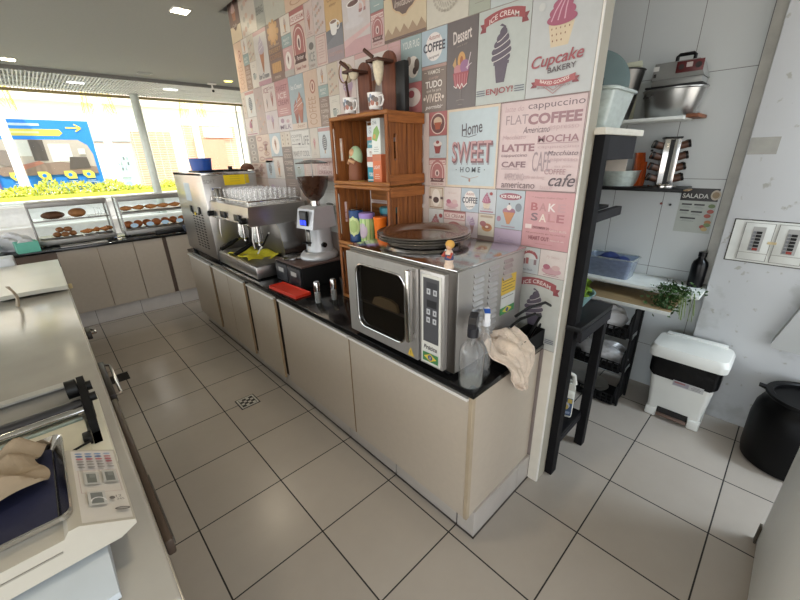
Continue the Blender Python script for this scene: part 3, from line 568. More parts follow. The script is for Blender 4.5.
        c.rect(0,h*.94,w,h,P('9c4a4e')); c.rect(0,h*.62,w,h*.94,P('c88a8a')); c.rect(w*.03,h*.68,w*.97,h*.9,P('e8d0c8')); c.text('ICE CREAM',w*.5,h*.79,w*.85,h*.15,P('a85a58'),.012); c.oval(w*.5,h*.12,w*.42,h*.44,P('b86a66'),24,0,PI); c.oval(w*.5,h*.12,w*.33,h*.34,P('e4ccc2'),24,0,PI); c.oval(w*.5,h*.12,w*.27,h*.28,P('a85c58'),24,0,PI)
    elif kind=='lilac': T_cone(c,w*.55,h*.5,h*.7,'a888a8','b08890'); c.oval(w*.25,h*.75,w*.15,h*.12,P('c8aec8'))
    elif kind=='donut':
        c.rect(w*.12,h*.84,w*.88,h*.94,P('b9a088')); c.oval(w*.55,h*.4,w*.32,h*.19,P('cf8a4c')); c.oval(w*.55,h*.44,w*.26,h*.12,P('b0664c')); c.oval(w*.55,h*.43,w*.1,h*.05,P('ecdccc')); c.oval(w*.3,h*.56,w*.2,h*.12,P('a85a60')); c.frame(0,0,w,h,w*.04,P('d8ccb6'))
    elif kind=='lilaccup': c.poly([(0,0),(w*.95,0),(w*.9,h*.6),(w*.5,h*.6),(w*.2,h*.3)],P('ece2d8')); c.text('Capuccino',w*.42,h*.72,w*.6,h*.16,P('a890b8'),0,.3); c.oval(w*.7,h*.2,w*.12,h*.2,P('d8b868')); c.text('Art',w*.25,h*.18,w*.25,h*.2,P('4c4450'),0,.3)
    elif kind=='jars':
        c.oval(w*.5,h*.6,w*.42,h*.3,P('a8464c'),24,0,PI); c.oval(w*.5,h*.56,w*.34,h*.22,P('dcdfe0'),24,0,PI); c.text('BAKERY',w*.5,h*.83,w*.4,h*.07,P('efdcd8'),.01,bend=.01); c.rect(w*.14,h*.34,w*.3,h*.56,P('7c3a3e')); c.rect(w*.34,h*.36,w*.48,h*.6,P('b05a5c')); c.rect(w*.75,h*.36,w*.88,h*.56,P('8c7078')); c.text('Sweet Goods',w*.42,h*.14,w*.6,h*.07,P('5a5460'),0,.3)
def poster(kind,bg,u0,u1,z0,z1,a=None,b=None,label=None):
    g=.0016; mb=MB(); u0+=g;u1-=g;z0+=g;z1-=g; w=u1-u0; h=z1-z0
    mb.box(WX-.0028,-u1,z0,WX-.0004,-u0,z1,pm(bg))
    c=Cv(mb,(WX-.0028,-u0,z0),(0,-1,0),(0,0,1),(-1,0,0)); K(kind,c,w,h,a,b)
    mb.build('poster_panel',wall,label=label,smooth=False,recalc=False)
A0,A1,R1,R2,R3,R4=3.195,2.80,2.405,2.025,1.638,1.242
LST=[
('brownseal','6e564e',1.474,1.70,A1,A0),('floral','c4b9ab',1.70,2.0,A1,A0),('bev','9a9c90',2.0,2.16,A1,A0),('openlist','b8b6a4',2.16,2.48,A1,A0),('tallcoffee','d8b494',2.48,2.80,A1,A0),('bigcup','cfc4c2',2.80,3.2,A1,A0),('invite','d8c4a0',3.2,3.6,A1,A0),('sundae','b6c4c8',3.6,4.1,A1,A0),('words','cdb4b4',4.1,4.757,A1,A0),
('tallcoffee','d6b192',1.474,1.645,R1,A1),('cone','dcd2c4',1.645,1.765,2.685,A1),('teal','8aa09c',1.645,1.765,2.60,2.685),('board','9a7d6c',1.645,1.765,R1,2.60),('floral','cdbfa8',1.765,1.895,2.608,A1),('mug','d8cfbf',1.765,1.895,R1,2.608),('icecone','d2c9c0',1.895,2.135,R1,A1),('brownsplash','8a6a5e',2.135,2.375,R1,A1),('cone','ddd2c2',2.375,2.525,2.68,A1),('teal','8ea4a2',2.375,2.525,2.60,2.68),('pinkoval','cf9c98',2.375,2.525,R1,2.60),('parlour','d9bfae',2.525,2.73,R1,A1),('shake','cdb5ac',2.73,2.84,2.598,A1),('floral','c9b8b2',2.84,2.98,2.59,A1),('ice','bdb6ac',2.73,2.84,R1,2.598),('frame','d6bcb2',2.84,2.98,R1,2.59),('orangemug','cfa468',2.98,3.172,R1,A1),('bigcup','cdc4c2',3.172,3.442,R1,A1),('tealcup','8fa8a8',3.442,3.56,2.578,A1),('emblem','d2b2ae',3.442,3.56,R1,2.578),('invite','d4c09c',3.56,3.885,R1,A1),('life','cfc9ba',3.885,4.15,R1,A1),('bev','a2aa9a',4.15,4.268,R1,A1),('openlist','b8c6c8',4.268,4.757,R1,A1),
('dots','c4b6a6',1.474,1.56,2.185,R1),('popsicle','cdcfca',1.56,1.755,2.185,R1),('smallcupcake','cfc6c0',1.474,1.755,R2,2.185),('floral','b5a09a',1.755,1.93,R2,R1),('menu','d4c4bc',1.93,2.165,2.20,R1),('lilac','cdc2c4',1.93,2.165,R2,2.20),('pinktype','c58686',2.165,2.40,2.142,R1),('lilacs','d4cdd0',2.165,2.40,R2,2.142),('twocones','9fb2ba',2.40,2.632,R2,R1),('tallcoffee','d4b29a',2.632,2.825,R2,R1),('cone','d8cdc0',2.825,2.952,2.29,R1),('teal','8fa6a4',2.825,2.952,2.215,2.29),('board','8a7066',2.825,2.952,R2,2.215),('floral','cfbea8',2.952,3.08,2.21,R1),('mug','dcd4c6',2.952,3.08,R2,2.21),('lilac','d8c6c0',3.08,3.27,R2,R1),('icecone','d8d0ca',3.27,3.585,R2,R1),('frame','cf9fa0',3.585,3.69,R2,R1),('fourpug','8fa9ac',3.69,3.85,2.185,R1),('redwhite','b4585c',3.69,3.85,R2,2.185),('coffeeblue','a3bacb',3.85,4.025,2.245,R1),('tudo','7c6a62',3.85,4.025,R2,2.245),('dessert','62595a',4.025,4.21,R2,R1),('enjoy','b7c1be',4.21,4.475,R2,R1),('cupcake','bcc2c4',4.475,4.757,R2,R1),
('blackstamps','8a8684',1.474,1.66,1.78,R2),('curls','d6bfae',1.66,1.945,1.78,R2),('ovalcone','a9c4d4',1.945,2.16,1.83,R2),('dots','cfc2b0',2.16,2.24,1.905,R2),('dots','d2c8ba',2.24,2.336,1.905,R2),('coollife','dcdcd8',2.336,2.645,1.805,R2),('pinksmall','cfc6b8',2.645,2.765,1.805,R2),('popsicle','c6d4dc',2.765,2.93,1.805,R2),('curls','d0b8ae',1.474,1.80,R3,1.78),('popsicle','bed0da',1.80,1.965,R3,1.825),('cone','d8d2ca',1.965,2.15,R3,1.825),('board','7a706c',2.16,2.345,R3,1.905),('mug','a8b8b8',2.345,2.50,R3,1.805),('frame','cdbab0',2.50,2.70,R3,1.805),('pinktype','cfa8a4',2.70,2.93,R3,1.805),('floral','cdb9ac',2.93,3.25,R3,R2),('menu','d6c8c0',3.25,3.60,R3,R2),('shake','d2bcb4',3.60,3.905,R3,R2),
('ringcup','b25d60',3.905,4.033,1.905,R2),('redcup','b3c2cb',3.905,4.033,1.79,1.905),('emblem','d8c0b8',3.905,4.033,R3,1.79),('home','b9cdd8',4.033,4.357,R3,R2),('words','d8bcbe',4.357,4.757,R3,R2),
('tallcoffee','d0b8a8',1.474,1.80,R4,R3),('lilac','cfc4c4',1.80,2.15,R4,R3),('board','8c7a72',2.15,2.40,R4,R3),('floral','d2c0b4',2.40,2.70,R4,R3),('mug','c8ccc8',2.70,3.0,R4,R3),('pinktype','c99c9a',3.0,3.3,R4,R3),('frame','d4c0b8',3.3,3.6,R4,R3),('shake','d0bcb4',3.6,3.905,R4,R3),
('badge','d8cab8',3.905,4.02,1.512,R3),('pinkcakes','ddcdca',4.02,4.142,1.512,R3),('coffeeblue','a8bccd',4.142,4.262,1.512,R3),('smallcupcake','c6ced6',4.262,4.365,1.512,R3),('sundae','adbecb',4.365,4.522,1.447,R3),('bake','d18f95',4.522,4.757,1.375,R3),('bluebase','d6d8d6',3.905,4.02,R4,1.512),('archpink','dcc4ba',4.02,4.178,1.375,1.512),('lilac','cfc2cd',4.178,4.262,1.375,1.512),('donut','dcd2c0',4.262,4.365,1.395,1.512),('ringcup','8c4a4c',4.02,4.365,R4,1.375),('lilaccup','c0a8c6',4.365,4.522,R4,1.447),('jars','c3cacd',4.522,4.628,R4,1.375),('pinkcakes','e0d2cc',4.628,4.757,R4,1.375),
('enjoy','c2c6be',4.50,4.757,.86,R4)]
NAMES={'dessert':'dark grey panel lettered Dessert with a sundae','enjoy':'pale panel with a purple swirl cone under an ICE CREAM ribbon','cupcake':'pale panel with a pink cupcake lettered Cupcake Bakery','home':'pale blue panel lettered Home SWEET HOME','words':'pink panel filled with coffee words','bake':'pink panel lettered BAKE SALE','tudo':'brown panel lettered TUDO and VIVER','coffeeblue':'blue panel with COFFEE on a white oval','orangemug':'orange panel with a white mug','bigcup':'pale pink panel with a large coffee cup','invite':'cream and brown panel lettered Invitation','twocones':'blue grey panel with two tall cones','coollife':'white panel lettered LIFE','parlour':'panel with a red ICE CREAM arch'}
for it in LST: poster(*it,label=NAMES.get(it[0]))
# ------------------------------------------------------------ island counter
plm=M('plinth_tiles','b4aca4',.3,0,.06,8)
gm=M('plinth_grout','4a4440',.8)
mb=MB(); mb.box(.991,-4.69,.0005,1.529,-.80,.165,gm)
y=-4.705
mb2=MB()
for y0,y1 in [(-4.705,-4.6045),(-4.597,-4.1445),(-4.137,-3.6845),(-3.677,-3.2245),(-3.217,-2.7645),(-2.757,-2.3045),(-2.297,-1.8445),(-1.837,-1.3845),(-1.377,-.9245),(-.917,-.79)]:
    mb.box(.984,y0,.004,.9909,y1,.165,plm,.001,1)
mb.box(.976,-4.712,.0005,.9838,-.80,.0025,gm); mb.box(.976,-4.712,.0005,1.526,-4.7055,.0025,gm)
for x0,x1 in [(.992,1.395),(1.398,1.525)]: mb.box(x0,-4.705,.004,x1,-4.6905,.165,plm,.001,1)
struct(mb,'baseboard_island')
def door(parent,y0,y1,xf,label=None,z0=.155,z1=.845):
    a=MB(); a.box(xf,-y0,z0,xf+.018,-y1,z1,beige,.0015,1)
    a.box(xf+.0005,-y0+.0,z0,xf+.0175,-y0+.0022,z1,edge_br) if False else None
    d=a.build('door',parent,label=label)
    e=MB(); e.box(xf-.012,-y1,z1-.010,xf+.0185,-y0,z1+.004,edge_al,.001,1); e.build('pull_edge',d)
    e=MB(); e.box(xf,-y1-.0022,z0,xf+.018,-y1-.0003,z1-.013,edge_br); e.build('edge_band',d)
CT=.892
def cabinet(lab,y0,y1,doors,end=False):
    t=thing('base_cabinet',lab,'cabinet',(0,0,.0),group='base cabinets under the black worktop')
    a=MB(); a.box(.953,-y0-.0005,.1655,1.505,-y1+.0005,.8605,M('carcase_dark','3a322c',.7)); 
    a.build('carcase',t)
    for d0,d1,xf in doors: door(t,d0+.002,d1-.004,xf)
    if end:
        a=MB(); a.box(.955,-y1-.018,.155,1.515,-y1-.001,.8605,beige,.001,1); a.build('end_panel',t)
        a=MB(); a.box(.930,-y1-.020,.155,.9545,-y1-.001,.8605,M('corner_strip_beige','a8977f',.4),.001,1); a.build('corner_post',t)
    return t
cabinet('beige base cabinet at the far end of the island under the tall steel machine',.83,1.575,[(.83,1.515,.918)])
cabinet('beige base cabinet with a double door under the espresso machine',1.575,2.42,[(1.578,1.965,.920),(1.965,2.345,.920)])
cabinet('narrow beige base cabinet under the red tray between two wide doors',2.42,2.95,[(2.422,2.905,.920)])
cabinet('wide beige base cabinet beside the narrow one and under the salt shakers',2.95,3.825,[(2.953,3.823,.933)])
cabinet('wide beige base cabinet under the steel oven with its end panel facing the camera',3.825,4.675,[(3.827,4.678,.933)],True)
mb=MB(); mb.box(.922,-4.705,.862,1.5285,-.80,CT,granite,.003,2); solo(mb,'worktop','long polished black granite worktop along the poster wall','worktop')
# ------------------------------------------------------------ far counter
FZ=.955
mb=MB(); mb.box(-1.6,.075,.0005,1.6,.16,.19,gm)
for i in range(8): mb.box(-1.38+i*.46+.002,.067,.004,-.92+i*.46-.002,.0745,.19,plm,.001,1)
struct(mb,'baseboard_far')
beigef=M('beige_laminate_far','a89b8b',.42,0,.03,30)
def fdoor(parent,x0,x1,yf):
    a=MB(); a.box(x0+.002,yf,.19,x1-.003,yf+.018,.922,beigef,.0015,1); d=a.build('door',parent)
    e=MB(); e.box(x1-.0028,yf,.19,x1-.0008,yf+.018,.92,edge_br); e.build('edge_band',d)
for lab,x0,x1,dd in (('end cabinet of the far counter coloured dark brown for shade behind the chest counter',-1.45,-.155,[]),('beige double door cabinet of the far counter under the left pastry case',-.155,.55,[(-.155,.20),(.20,.55)]),('beige double door cabinet of the far counter below the right pastry case',.55,1.42,[(.55,.862),(.905,1.42)])):
    t=thing('base_cabinet',lab,'cabinet',(0,0,0),group='cabinets of the far counter')
    a=MB(); a.box(x0+.0005,.05,.1905,x1-.0005,.62,FZ-.032,M('carcase_brown','5a4a40',.6)); a.build('carcase',t)
    if not dd: a=MB(); a.box(x0,.03,.19,x1-.002,.0495,.922,M('brown_shaded_panel','6a584c',.5)); a.build('front_panel',t)  # brown front coloured darker to stand in for shadow
    for k,(d0,d1) in enumerate(dd): fdoor(t,d0,d1,.03-.006*(k==0))
mb=MB(); mb.box(-1.5,.0,FZ-.031,1.5,.66,FZ,granite,.003); solo(mb,'worktop','dark worktop of the far counter carrying the two pastry cases','worktop')
# ------------------------------------------------------------ pastry cases
def loaf(L,W,H,c1,c2,name,n=14):
    m1=M('crust_'+c1,c1,.6,0,.22,35,bump=.5,bscale=50)
    mb=MB(); mb.ell((0,0,H*.48),(L/2,W/2,H*.52),m1,n,8,fn=lambda p:Vector((p.x*(1+.08*math.sin(5*p.y)),p.y,max(p.z,-.92))))
    return mb
def croissant_mb(s,c='b06a30'):
    mb=MB(); m1=M('croissant_crust_'+c,c,.5,0,.25,30,bump=.4); m2=M('croissant_dark','8a4a20',.5)
    pts=[];rr=[]
    for i in range(15):
        a=-1.15+2.3*i/14; pts.append((math.sin(a)*s*.55,-(math.cos(a)-.6)*s*.42,s*.19+.01)); q=1-abs(a)/1.35; rr.append(s*(.05+.17*q)*(1+.12*(i%2)))
    mb.tube(pts,rr,m1,n=10); return mb
caseal=M('case_aluminium','8f8c88',.4,.8,.04); 
def pastry_case(lab,x,y,w,full,tags):
    t=thing('pastry_case',lab,'display case',(x,y,FZ),group='pastry cases on the far counter')
    D=.36; H=.475; b0=.075
    a=MB(); a.box(0,0,.02,w,D,b0,caseal,.004); 
    for fx in (.04,w-.04):
        for fy in (.04,D-.04): a.cyl((fx,fy,0),(fx,fy,.021),.014,black)
    a.build('base',t)
    a=MB(); a.box(0,.075,H-.012,w,D,H,caseal,.003); a.box(0,.06,H-.055,w,.0745,H,caseal,.003); a.build('top_rail',t)
    for k,fx in enumerate((0,w-.016)):
        a=MB(); a.tube([(fx+.008,.012,b0),(fx+.008,.07,H-.03)],.010,caseal,8); a.build('front_post',t); a=MB(); a.box(fx,D-.016,b0,fx+.016,D,H-.012,caseal); a.build('rear_post',t)
    a=MB(); a.box(.012,.045,.275,w-.012,D-.02,.281,glass); a.box(.01,.038,.268,w-.01,.045,.285,caseal,.002); a.build('shelf',t)
    a=MB(); a.grid(1,1,lambda u,v:(.012+(w-.024)*u,.010+.06*v,b0+.005+(H-.065-b0)*v),glassw); a.build('front_glass',t)
    a=MB(); a.box(.010,D-.010,b0,w-.010,D-.006,H-.013,glassw); a.build('rear_glass',t)
    for fx in (.002,w-.006):
        a=MB(); a.prism([(.02,b0+.001),(D-.02,b0+.001),(D-.02,H-.014),(.072,H-.014)],glassw,lambda p:(fx,p[0],p[1]),lambda p:(fx+.003,p[0],p[1])); a.build('side_glass',t)
    for (x0,x1,z) in full:
        a=MB(); a.box(x0,.07,z,x1,D-.05,z+.012,steeld,.003); a.build('tray',t)
    for q in range(tags):
        fx=.11+q*(w-.18)/max(tags-1,1); a=MB(); a.add([(fx+.042*math.cos(2*PI*i/20),.008,b0+.055+.026*math.sin(2*PI*i/20)) for i in range(20)],[tuple(range(20))],M('price_tag_blue','b8d4ea',.5)); a.add([(fx+.042*math.cos(2*PI*i/20),.0095,b0+.055+.026*math.sin(2*PI*i/20)) for i in range(20)],[tuple(range(20))],M('price_tag_blue','b8d4ea',.5)); a.build('price_tag',t)
    return t
cx0,cw=-.27,.71
pastry_case('left glass pastry case with two loaves above and rolls below',cx0,.20,cw,[(.03,.40,.0755),(.42,.69,.0755),],0)
cx1,cw1=.53,.86
pastry_case('right glass pastry case filled with two rows of pastries and blue price tags',cx1,.20,cw1,[(.03,.83,.282),(.03,.83,.0755)],5)
z1=FZ+.282; zl=FZ+.0885
solo(loaf(.21,.13,.085,'5e3a22','',''),'bread_loaf','dark round loaf alone at the left of the upper shelf of the left case','bread',(cx0+.20,.37,z1))
solo(loaf(.17,.13,.10,'a06a3c','',''),'bread_loaf','golden brown loaf in the middle of the upper shelf of the left case','bread',(cx0+.42,.37,z1),.3)
r0=None
for k,(dx,dy,dz) in enumerate(((.18,.30,0),(.25,.28,0),(.32,.31,0),(.215,.31,.05),(.285,.30,.05))):
    lab='small brown roll in the little heap at the lower left of the left case'
    if r0 is None: r0=solo(loaf(.08,.07,.055,'8e5a30','',''),'bread_roll',lab,'roll',(cx0+dx,dy,zl),group='rolls in the lower left heap')
    else: c=r0.copy(); COL.objects.link(c); c.location=(cx0+dx,dy,zl+dz); c.rotation_euler=(0,0,k*.8)
c0=None
for k,dx in enumerate((.45,.53,.61,.655)):
    if c0 is None: c0=solo(croissant_mb(.12),'croissant','golden croissant at the lower right of the left case','croissant',(cx0+dx,.30,zl),.3,'croissants in the left case')
    else: c=c0.copy(); COL.objects.link(c); c.location=(cx0+dx,.30+.05*(k%2),zl); c.rotation_euler=(0,0,k*1.1)
tm=GL('glass_tumbler','ffffff',.74,.03,.08)
def tumbler_mb(r,h):
    mb=MB(); mb.lathe([(0,.002),(r*.8,0),(r*.86,h*.3),(r,h)],tm,n=20); return mb
for k,dx in enumerate((.60,.655)): 
    for z_,zz in ((z1,'upper'),): solo(tumbler_mb(.024,.085),'drinking_glass','small clear glass at the right end of the upper shelf of the left case','glass',(cx0+dx,.40,z_),group='glasses in the left case')
p0=None
for k in range(6):
    x=cx1+.085+k*.137
    lab='large golden brown pastry on the upper shelf of the right case'
    if p0 is None: p0=solo(croissant_mb(.135,'b8763e'),'croissant',lab,'pastry',(x,.35,z1+.0125),0,'pastries on the upper shelf of the right case')
    else: c=p0.copy(); COL.objects.link(c); c.location=(x,.35,z1+.0125); c.rotation_euler=(0,0,.5*math.sin(k*2.2))
q0=None
for k in range(8):
    x=cx1+.075+k*.102
    lab='brown filled pastry on the lower tray of the right case'
    if q0 is None: q0=solo(loaf(.11,.10,.085,'9c5626','',''),'pastry',lab,'pastry',(x,.36,zl),.2,'pastries on the lower tray of the right case')
    else: c=q0.copy(); COL.objects.link(c); c.location=(x,.36+.01*(k%3),zl); c.rotation_euler=(0,0,.9*k)
# tongs / cable on the far worktop, trays in front of the cases
mb=MB(); mb.box(0,0,0,.42,.13,.012,steel,.004); solo(mb,'serving_tray','flat shiny serving tray lying before the left pastry case','tray',(-.10,.035,FZ+.0005))
mb=MB(); mb.tube([(0,0,.008),(.05,.02,.02),(.12,.0,.03),(.18,-.02,.012),(.10,-.05,.008)],.006,black,8); mb.box(-.03,-.02,0,.0,.02,.022,black,.004)
solo(mb,'power_lead','coil of black cable between the two pastry cases','cable',(.36,.10,FZ+.001))
mb=MB(); mb.box(0,0,0,.18,.11,.075,M('grey_blue_box','4a4e58',.5),.006); mb.box(-.32,0.03,0,-.001,.10,.03,black,.004); solo(mb,'control_box','dark blue grey box before the right pastry case','box',(1.15,.07,FZ+.0005))
# bags and boxes left of the cases
def blob(sx,sy,sz,m,seed,amp=.25,n=26,k=16):
    rnd=random.Random(seed); ph=[(rnd.uniform(1.5,6),rnd.uniform(1.5,6),rnd.uniform(0,6),rnd.uniform(.3,1)) for _ in range(9)]
    def fn(p):
        d=sum(q[3]*math.sin(q[0]*p.x*2+q[1]*p.y*2+q[2]+p.z*3*q[3]) for q in ph)/len(ph)*2
        r=1+amp*d; return Vector((p.x*r,p.y*r,max(p.z*r,-.8)))
    mb=MB(); mb.ell((0,0,sz*.8),(sx,sy,sz),m,n,k,fn=fn); return mb
bag1=M('white_bag_plastic','d8d8da',.35,0,.1,8)
solo(blob(.15,.12,.10,bag1,3),'plastic_bag','crumpled white plastic bag on the far counter left of the pastry cases','bag',(-.46,.30,FZ+.001))
solo(blob(.12,.10,.085,bag1,8),'plastic_bag','grey white bag bundle at the left edge of the picture','bag',(-.68,.15,FZ+.001))
mb=MB(); mb.box(-.09,-.07,0,.09,.07,.004,M('teal_crate','6fc4ae',.4))
for a_,b_ in (((-.09,-.07),(.09,-.066)),((-.09,.066),(.09,.07)),((-.09,-.066),(-.086,.066)),((.086,-.066),(.09,.066))): mb.box(*a_,.004,*b_,.11,M('teal_crate','6fc4ae',.4))
solo(mb,'teal_box','small teal green open box beside the bags on the far counter','box',(-.36,.09,FZ+.0005),.15)
solo(blob(.075,.055,.07,bag1,15),'plastic_bag','white bag stuffed into the small teal box','bag',(-.365,.09,FZ+.0055),.15)
# ------------------------------------------------------------ tall steel machine
t=thing('soft_serve_machine','tall stainless steel machine at the far end of the island with a yellow sticker','machine',(.955,-1.70,CT))
MW,MD,MH=.50,.90,.815
a=MB(); a.box(0,0,.025,MW,MD,MH,steel,.006)
for fx in (.04,MW-.04):
    for fy in (.04,MD-.04): a.cyl((fx,fy,0),(fx,fy,.026),.02,black)
a.build('body',t)
a=MB(); a.box(.0,-.004,MH-.025,MW+.003,MD+.003,MH+.004,steel2,.003); a.build('top_cover',t)
a=MB()
for i in range(4):
    for j in range(13): a.box(-.0015,.18+i*.09,.10+j*.027,-.0002,.235+i*.09,.112+j*.027,dark)
a.build('louvre_panel',t)
a=MB(); a.box(-.0012,.42,.55,-.0002,.60,.72,M('pale_blue_label','bccad6',.4)); a.build('pale_label',t)
for yy,nm in ((.47,'switch'),(.22,'switch')):
    a=MB(); a.box(-.012,yy,.44,-.0002,yy+.05,.505,black,.003); a.build(nm,t)
a=MB(); a.cyl((-.0003,.40,.43),(-.008,.40,.43),.015,M('yellow_button','e8c818',.4)); a.build('button',t)
a=MB(); a.box(.19,-.0012,.70,.385,-.0002,.80,yellow); c=Cv(a,(.19,-.0012,.70),(1,0,0),(0,0,1),(0,-1,0))
for k in range(3): T_lines(c,.1,.075-.02*k,.15,1,.01,'c8a814',.003)
a.build('yellow_sticker',t)
a=MB(); a.box(.39,-.0012,.71,.425,-.0002,.795,M('small_yellow','d8b818',.5)); a.build('small_sticker',t)
a=MB(); c=Cv(a,(.06,-.0003,.60),(1,0,0),(0,0,1),(0,-1,0)); c.rect(0,.06,.09,.09,pm('e6e8ee')); c.rect(.01,.066,.08,.084,pm('4a5a9c')); c.oval(.06,.028,.045,.022,pm('e6ecf4')); c.poly([(.03,.02),(.04,.0),(.06,.012)],pm('e6ecf4')); c.text('SOFT',-.0,.14,.10,.035,pm('8a8680')); a.build('badge',t)
a=MB(); a.box(.02,.10,MH+.0045,.24,.42,MH+.02,black,.004); a.box(.26,.05,MH+.0045,.45,.38,MH+.02,black,.004); a.cyl((.34,.2,MH+.0205),(.34,.2,MH+.05),.02,black); a.build('hopper_lid',t)
a=MB(); a.lathe([(0,.0),(.085,0),(.095,.10),(.10,.105),(.092,.105),(.082,.006),(0,.006)],blue,n=28); solo(a,'blue_tub','small blue plastic tub on top of the tall steel machine','tub',(1.035,-1.50,CT+MH+.0205))
a=MB(); a.ell((0,0,.006),(.065,.065,.06),M('coconut_brown','5a3424',.6),18,10,fn=lambda p:Vector((p.x,p.y,max(p.z,-.05)))); solo(a,'brown_bowl','small dark brown domed bowl on the rear corner of the tall steel machine','bowl',(1.415,-1.62,CT+MH+.0085))
# ------------------------------------------------------------ espresso machine
EX,EY=.965,-2.56
t=thing('espresso_machine','wide steel espresso machine with two groups and glasses on its roof','coffee machine',(EX,EY,CT))
EL,ED=.84,.50
a=MB(); a.box(.0,.0,.012,.30,EL,.11,steel,.004); a.box(.012,.012,.1105,.29,EL-.012,.116,steel)
for k in range(17): a.box(.03,.04+k*.046,.1165,.275,.052+k*.046,.119,steel)
for fx in (.04,.46):
    for fy in (.05,EL-.05): a.cyl((fx,fy,0),(fx,fy,.013),.022,black)
a.build('drip_tray',t)
a=MB(); a.box(.30,.0,.012,ED,EL,.43,steeld,.004); a.build('back_body',t)
a=MB(); pr=[(.02,.43),(.0,.445),(.015,.575),(.03,.58),(ED,.58),(ED,.43)]
a.prism(pr,steel,lambda p:(p[0],0,p[1]),lambda p:(p[0],EL,p[1])); a.build('upper_hood',t)
a=MB(); a.prism([(.302,.012),(ED,.012),(ED,.429),(.215,.429),(.235,.40),(.262,.20),(.262,.121),(.302,.121)],steel2,lambda p:(p[0],-.004,p[1]),lambda p:(p[0],-.0005,p[1])); a.build('side_panel',t)
a=MB(); a.box(-.0012,.30,.04,-.0002,.40,.075,M('badge_grey','a8a29c',.3,.8)); c=Cv(a,(-.0012,.40,.04),(0,-1,0),(0,0,1),(-1,0,0)); c.text('espresso',.05,.018,.08,.02,pm('4a4644'),.01,.2); a.build('badge',t)
def gtube(a,pts,r,m): a.tube(pts,r,m,10)
for k,gy in enumerate((.20,.50)):
    a=MB(); a.cyl((.14,gy,.34),(.14,gy,.4299),.042,steel2,n=24); a.cyl((.14,gy,.30),(.14,gy,.34),.048,steel2,n=24); a.build('group_head',t)
    a=MB(); a.lathe([(0,.262),(.030,.262),(.038,.27),(.038,.2995),(0,.2995)],steel2,c=(.14,gy,0)); a.tube([(.14,gy,.28),(.075,gy-.01,.268)],.011,steel2,8); a.tube([(.075,gy-.01,.268),(.0,gy-.02,.235),(-.085,gy-.03,.205)],[.014,.019,.017],black,10)
    a.tube([(.14,gy,.262),(.14,gy-.015,.25),(.14,gy-.017,.238)],.007,steel2,8); a.tube([(.14,gy,.262),(.14,gy+.015,.25),(.14,gy+.017,.238)],.007,steel2,8); a.build('portafilter',t)
    a=MB(); a.box(-.012,gy-.055,.46,.0,gy+.055,.51,black,.004); a.build('button_pad',t)
for gy in (.055,.77):
    a=MB(); a.cyl((.02,gy,.475),(-.035,gy,.475),.024,black,n=16); a.cyl((-.036,gy,.475),(-.045,gy,.475),.026,black,r1=.018,n=16); a.build('steam_knob',t)
    a=MB(); a.tube([(.05,gy,.43),(.045,gy,.38),(.035,gy,.32),(.04,gy,.25)],.006,steel,8); a.build('steam_wand',t)
a=MB(); pts=[(.03,.02,.615),(.03,EL-.02,.615),(ED-.02,EL-.02,.615),(ED-.02,.02,.615)]; a.tube(pts,.005,steel2,8,True)
for p in pts: a.cyl((p[0],p[1],.5805),(p[0],p[1],.615),.004,steel2,n=8)
a.build('cup_rail',t)
g0=None; CZ=CT+.5808
for i in range(5):
    for j in range(9):
        if i==0 and j>6: continue
        x=EX+.085+i*.085; y=EY+.06+j*.085
        if g0 is None: g0=solo(tumbler_mb(.034,.11 if True else 0),'drinking_glass','clear glass among the rows of glasses on the roof of the espresso machine','glass',(x,y,CZ),group='glasses on the espresso machine')
        else: c=g0.copy(); COL.objects.link(c); c.location=(x,y,CZ); c.rotation_euler=(0,0,i+j)
a=MB(); a.lathe([(0,0),(.045,0),(.048,.01),(.046,.10),(.049,.105),(.044,.105),(.042,.012),(0,.012)],steel2,n=24); solo(a,'steel_cup','polished steel cup at the front of the glasses on the espresso machine','cup',(EX+.085,EY+.745,CZ))
a=MB(); a.grid(26,20,lambda u,v:(.02+.26*u+.02*math.sin(6*v),.45*v+.02*math.sin(5*u),.121+.014+.012*math.sin(7*u+3*v)+.012*math.sin(11*v-4*u)),yellowcloth,.004)
solo(a,'cleaning_cloth','yellow cleaning cloth spread on the espresso machine drip tray','cloth',(EX,EY+.18,CT))
a=MB(); a.tube([(0,0,0),(.02,-.07,.075)],.008,white,10); a.tube([(.0201,-.0703,.0755),(.05,-.165,.19)],[.009,.006],black,10); a.ell((.051,-.168,.194),(.008,.008,.008),white,8,6)
solo(a,'cleaning_brush','thin white and black cleaning brush leaning across the drip tray','brush',(1.13,-2.24,CT+.143))
# ------------------------------------------------------------ knock box + grinder
t=thing('knock_box','black two drawer knock box under the coffee grinder','knock box',(1.11,-3.03,CT))
BW,BL,BH=.40,.42,.160
a=MB(); a.box(0,0,0,BW,BL,BH,blackm,.004); a.build('body',t)
a=MB(); a.box(-.002,-.002,BH+.0003,BW,BL,BH+.012,M('worn_brown_top','54403a',.35,0,.15),.003); a.build('top',t)
for k in range(2):
    a=MB(); a.box(-.012,.012+k*.2,.01,-.0003,.2+k*.2,BH-.012,M('drawer_black','222226',.45),.003); d=a.build('drawer',t)
    a=MB(); a.box(-.0145,.065+k*.2,.085,-.0123,.145+k*.2,.118,M('label_grey','a8a6a2',.5)); a.build('label',d)
TZ=CT+BH+.0125
a=MB(); a.lathe([(0,0),(.075,0),(.08,.006),(.08,.018),(.074,.022),(0,.020)],steel2,n=36); solo(a,'tamping_disc','flat round steel disc on the knock box before the grinder','disc',(1.20,-2.74,TZ))
silver=M('silver_paint','b9babd',.32,.35,.03)
t=thing('coffee_grinder','silver coffee grinder with a cone hopper full of beans','grinder',(1.375,-2.86,TZ),rz=.12)
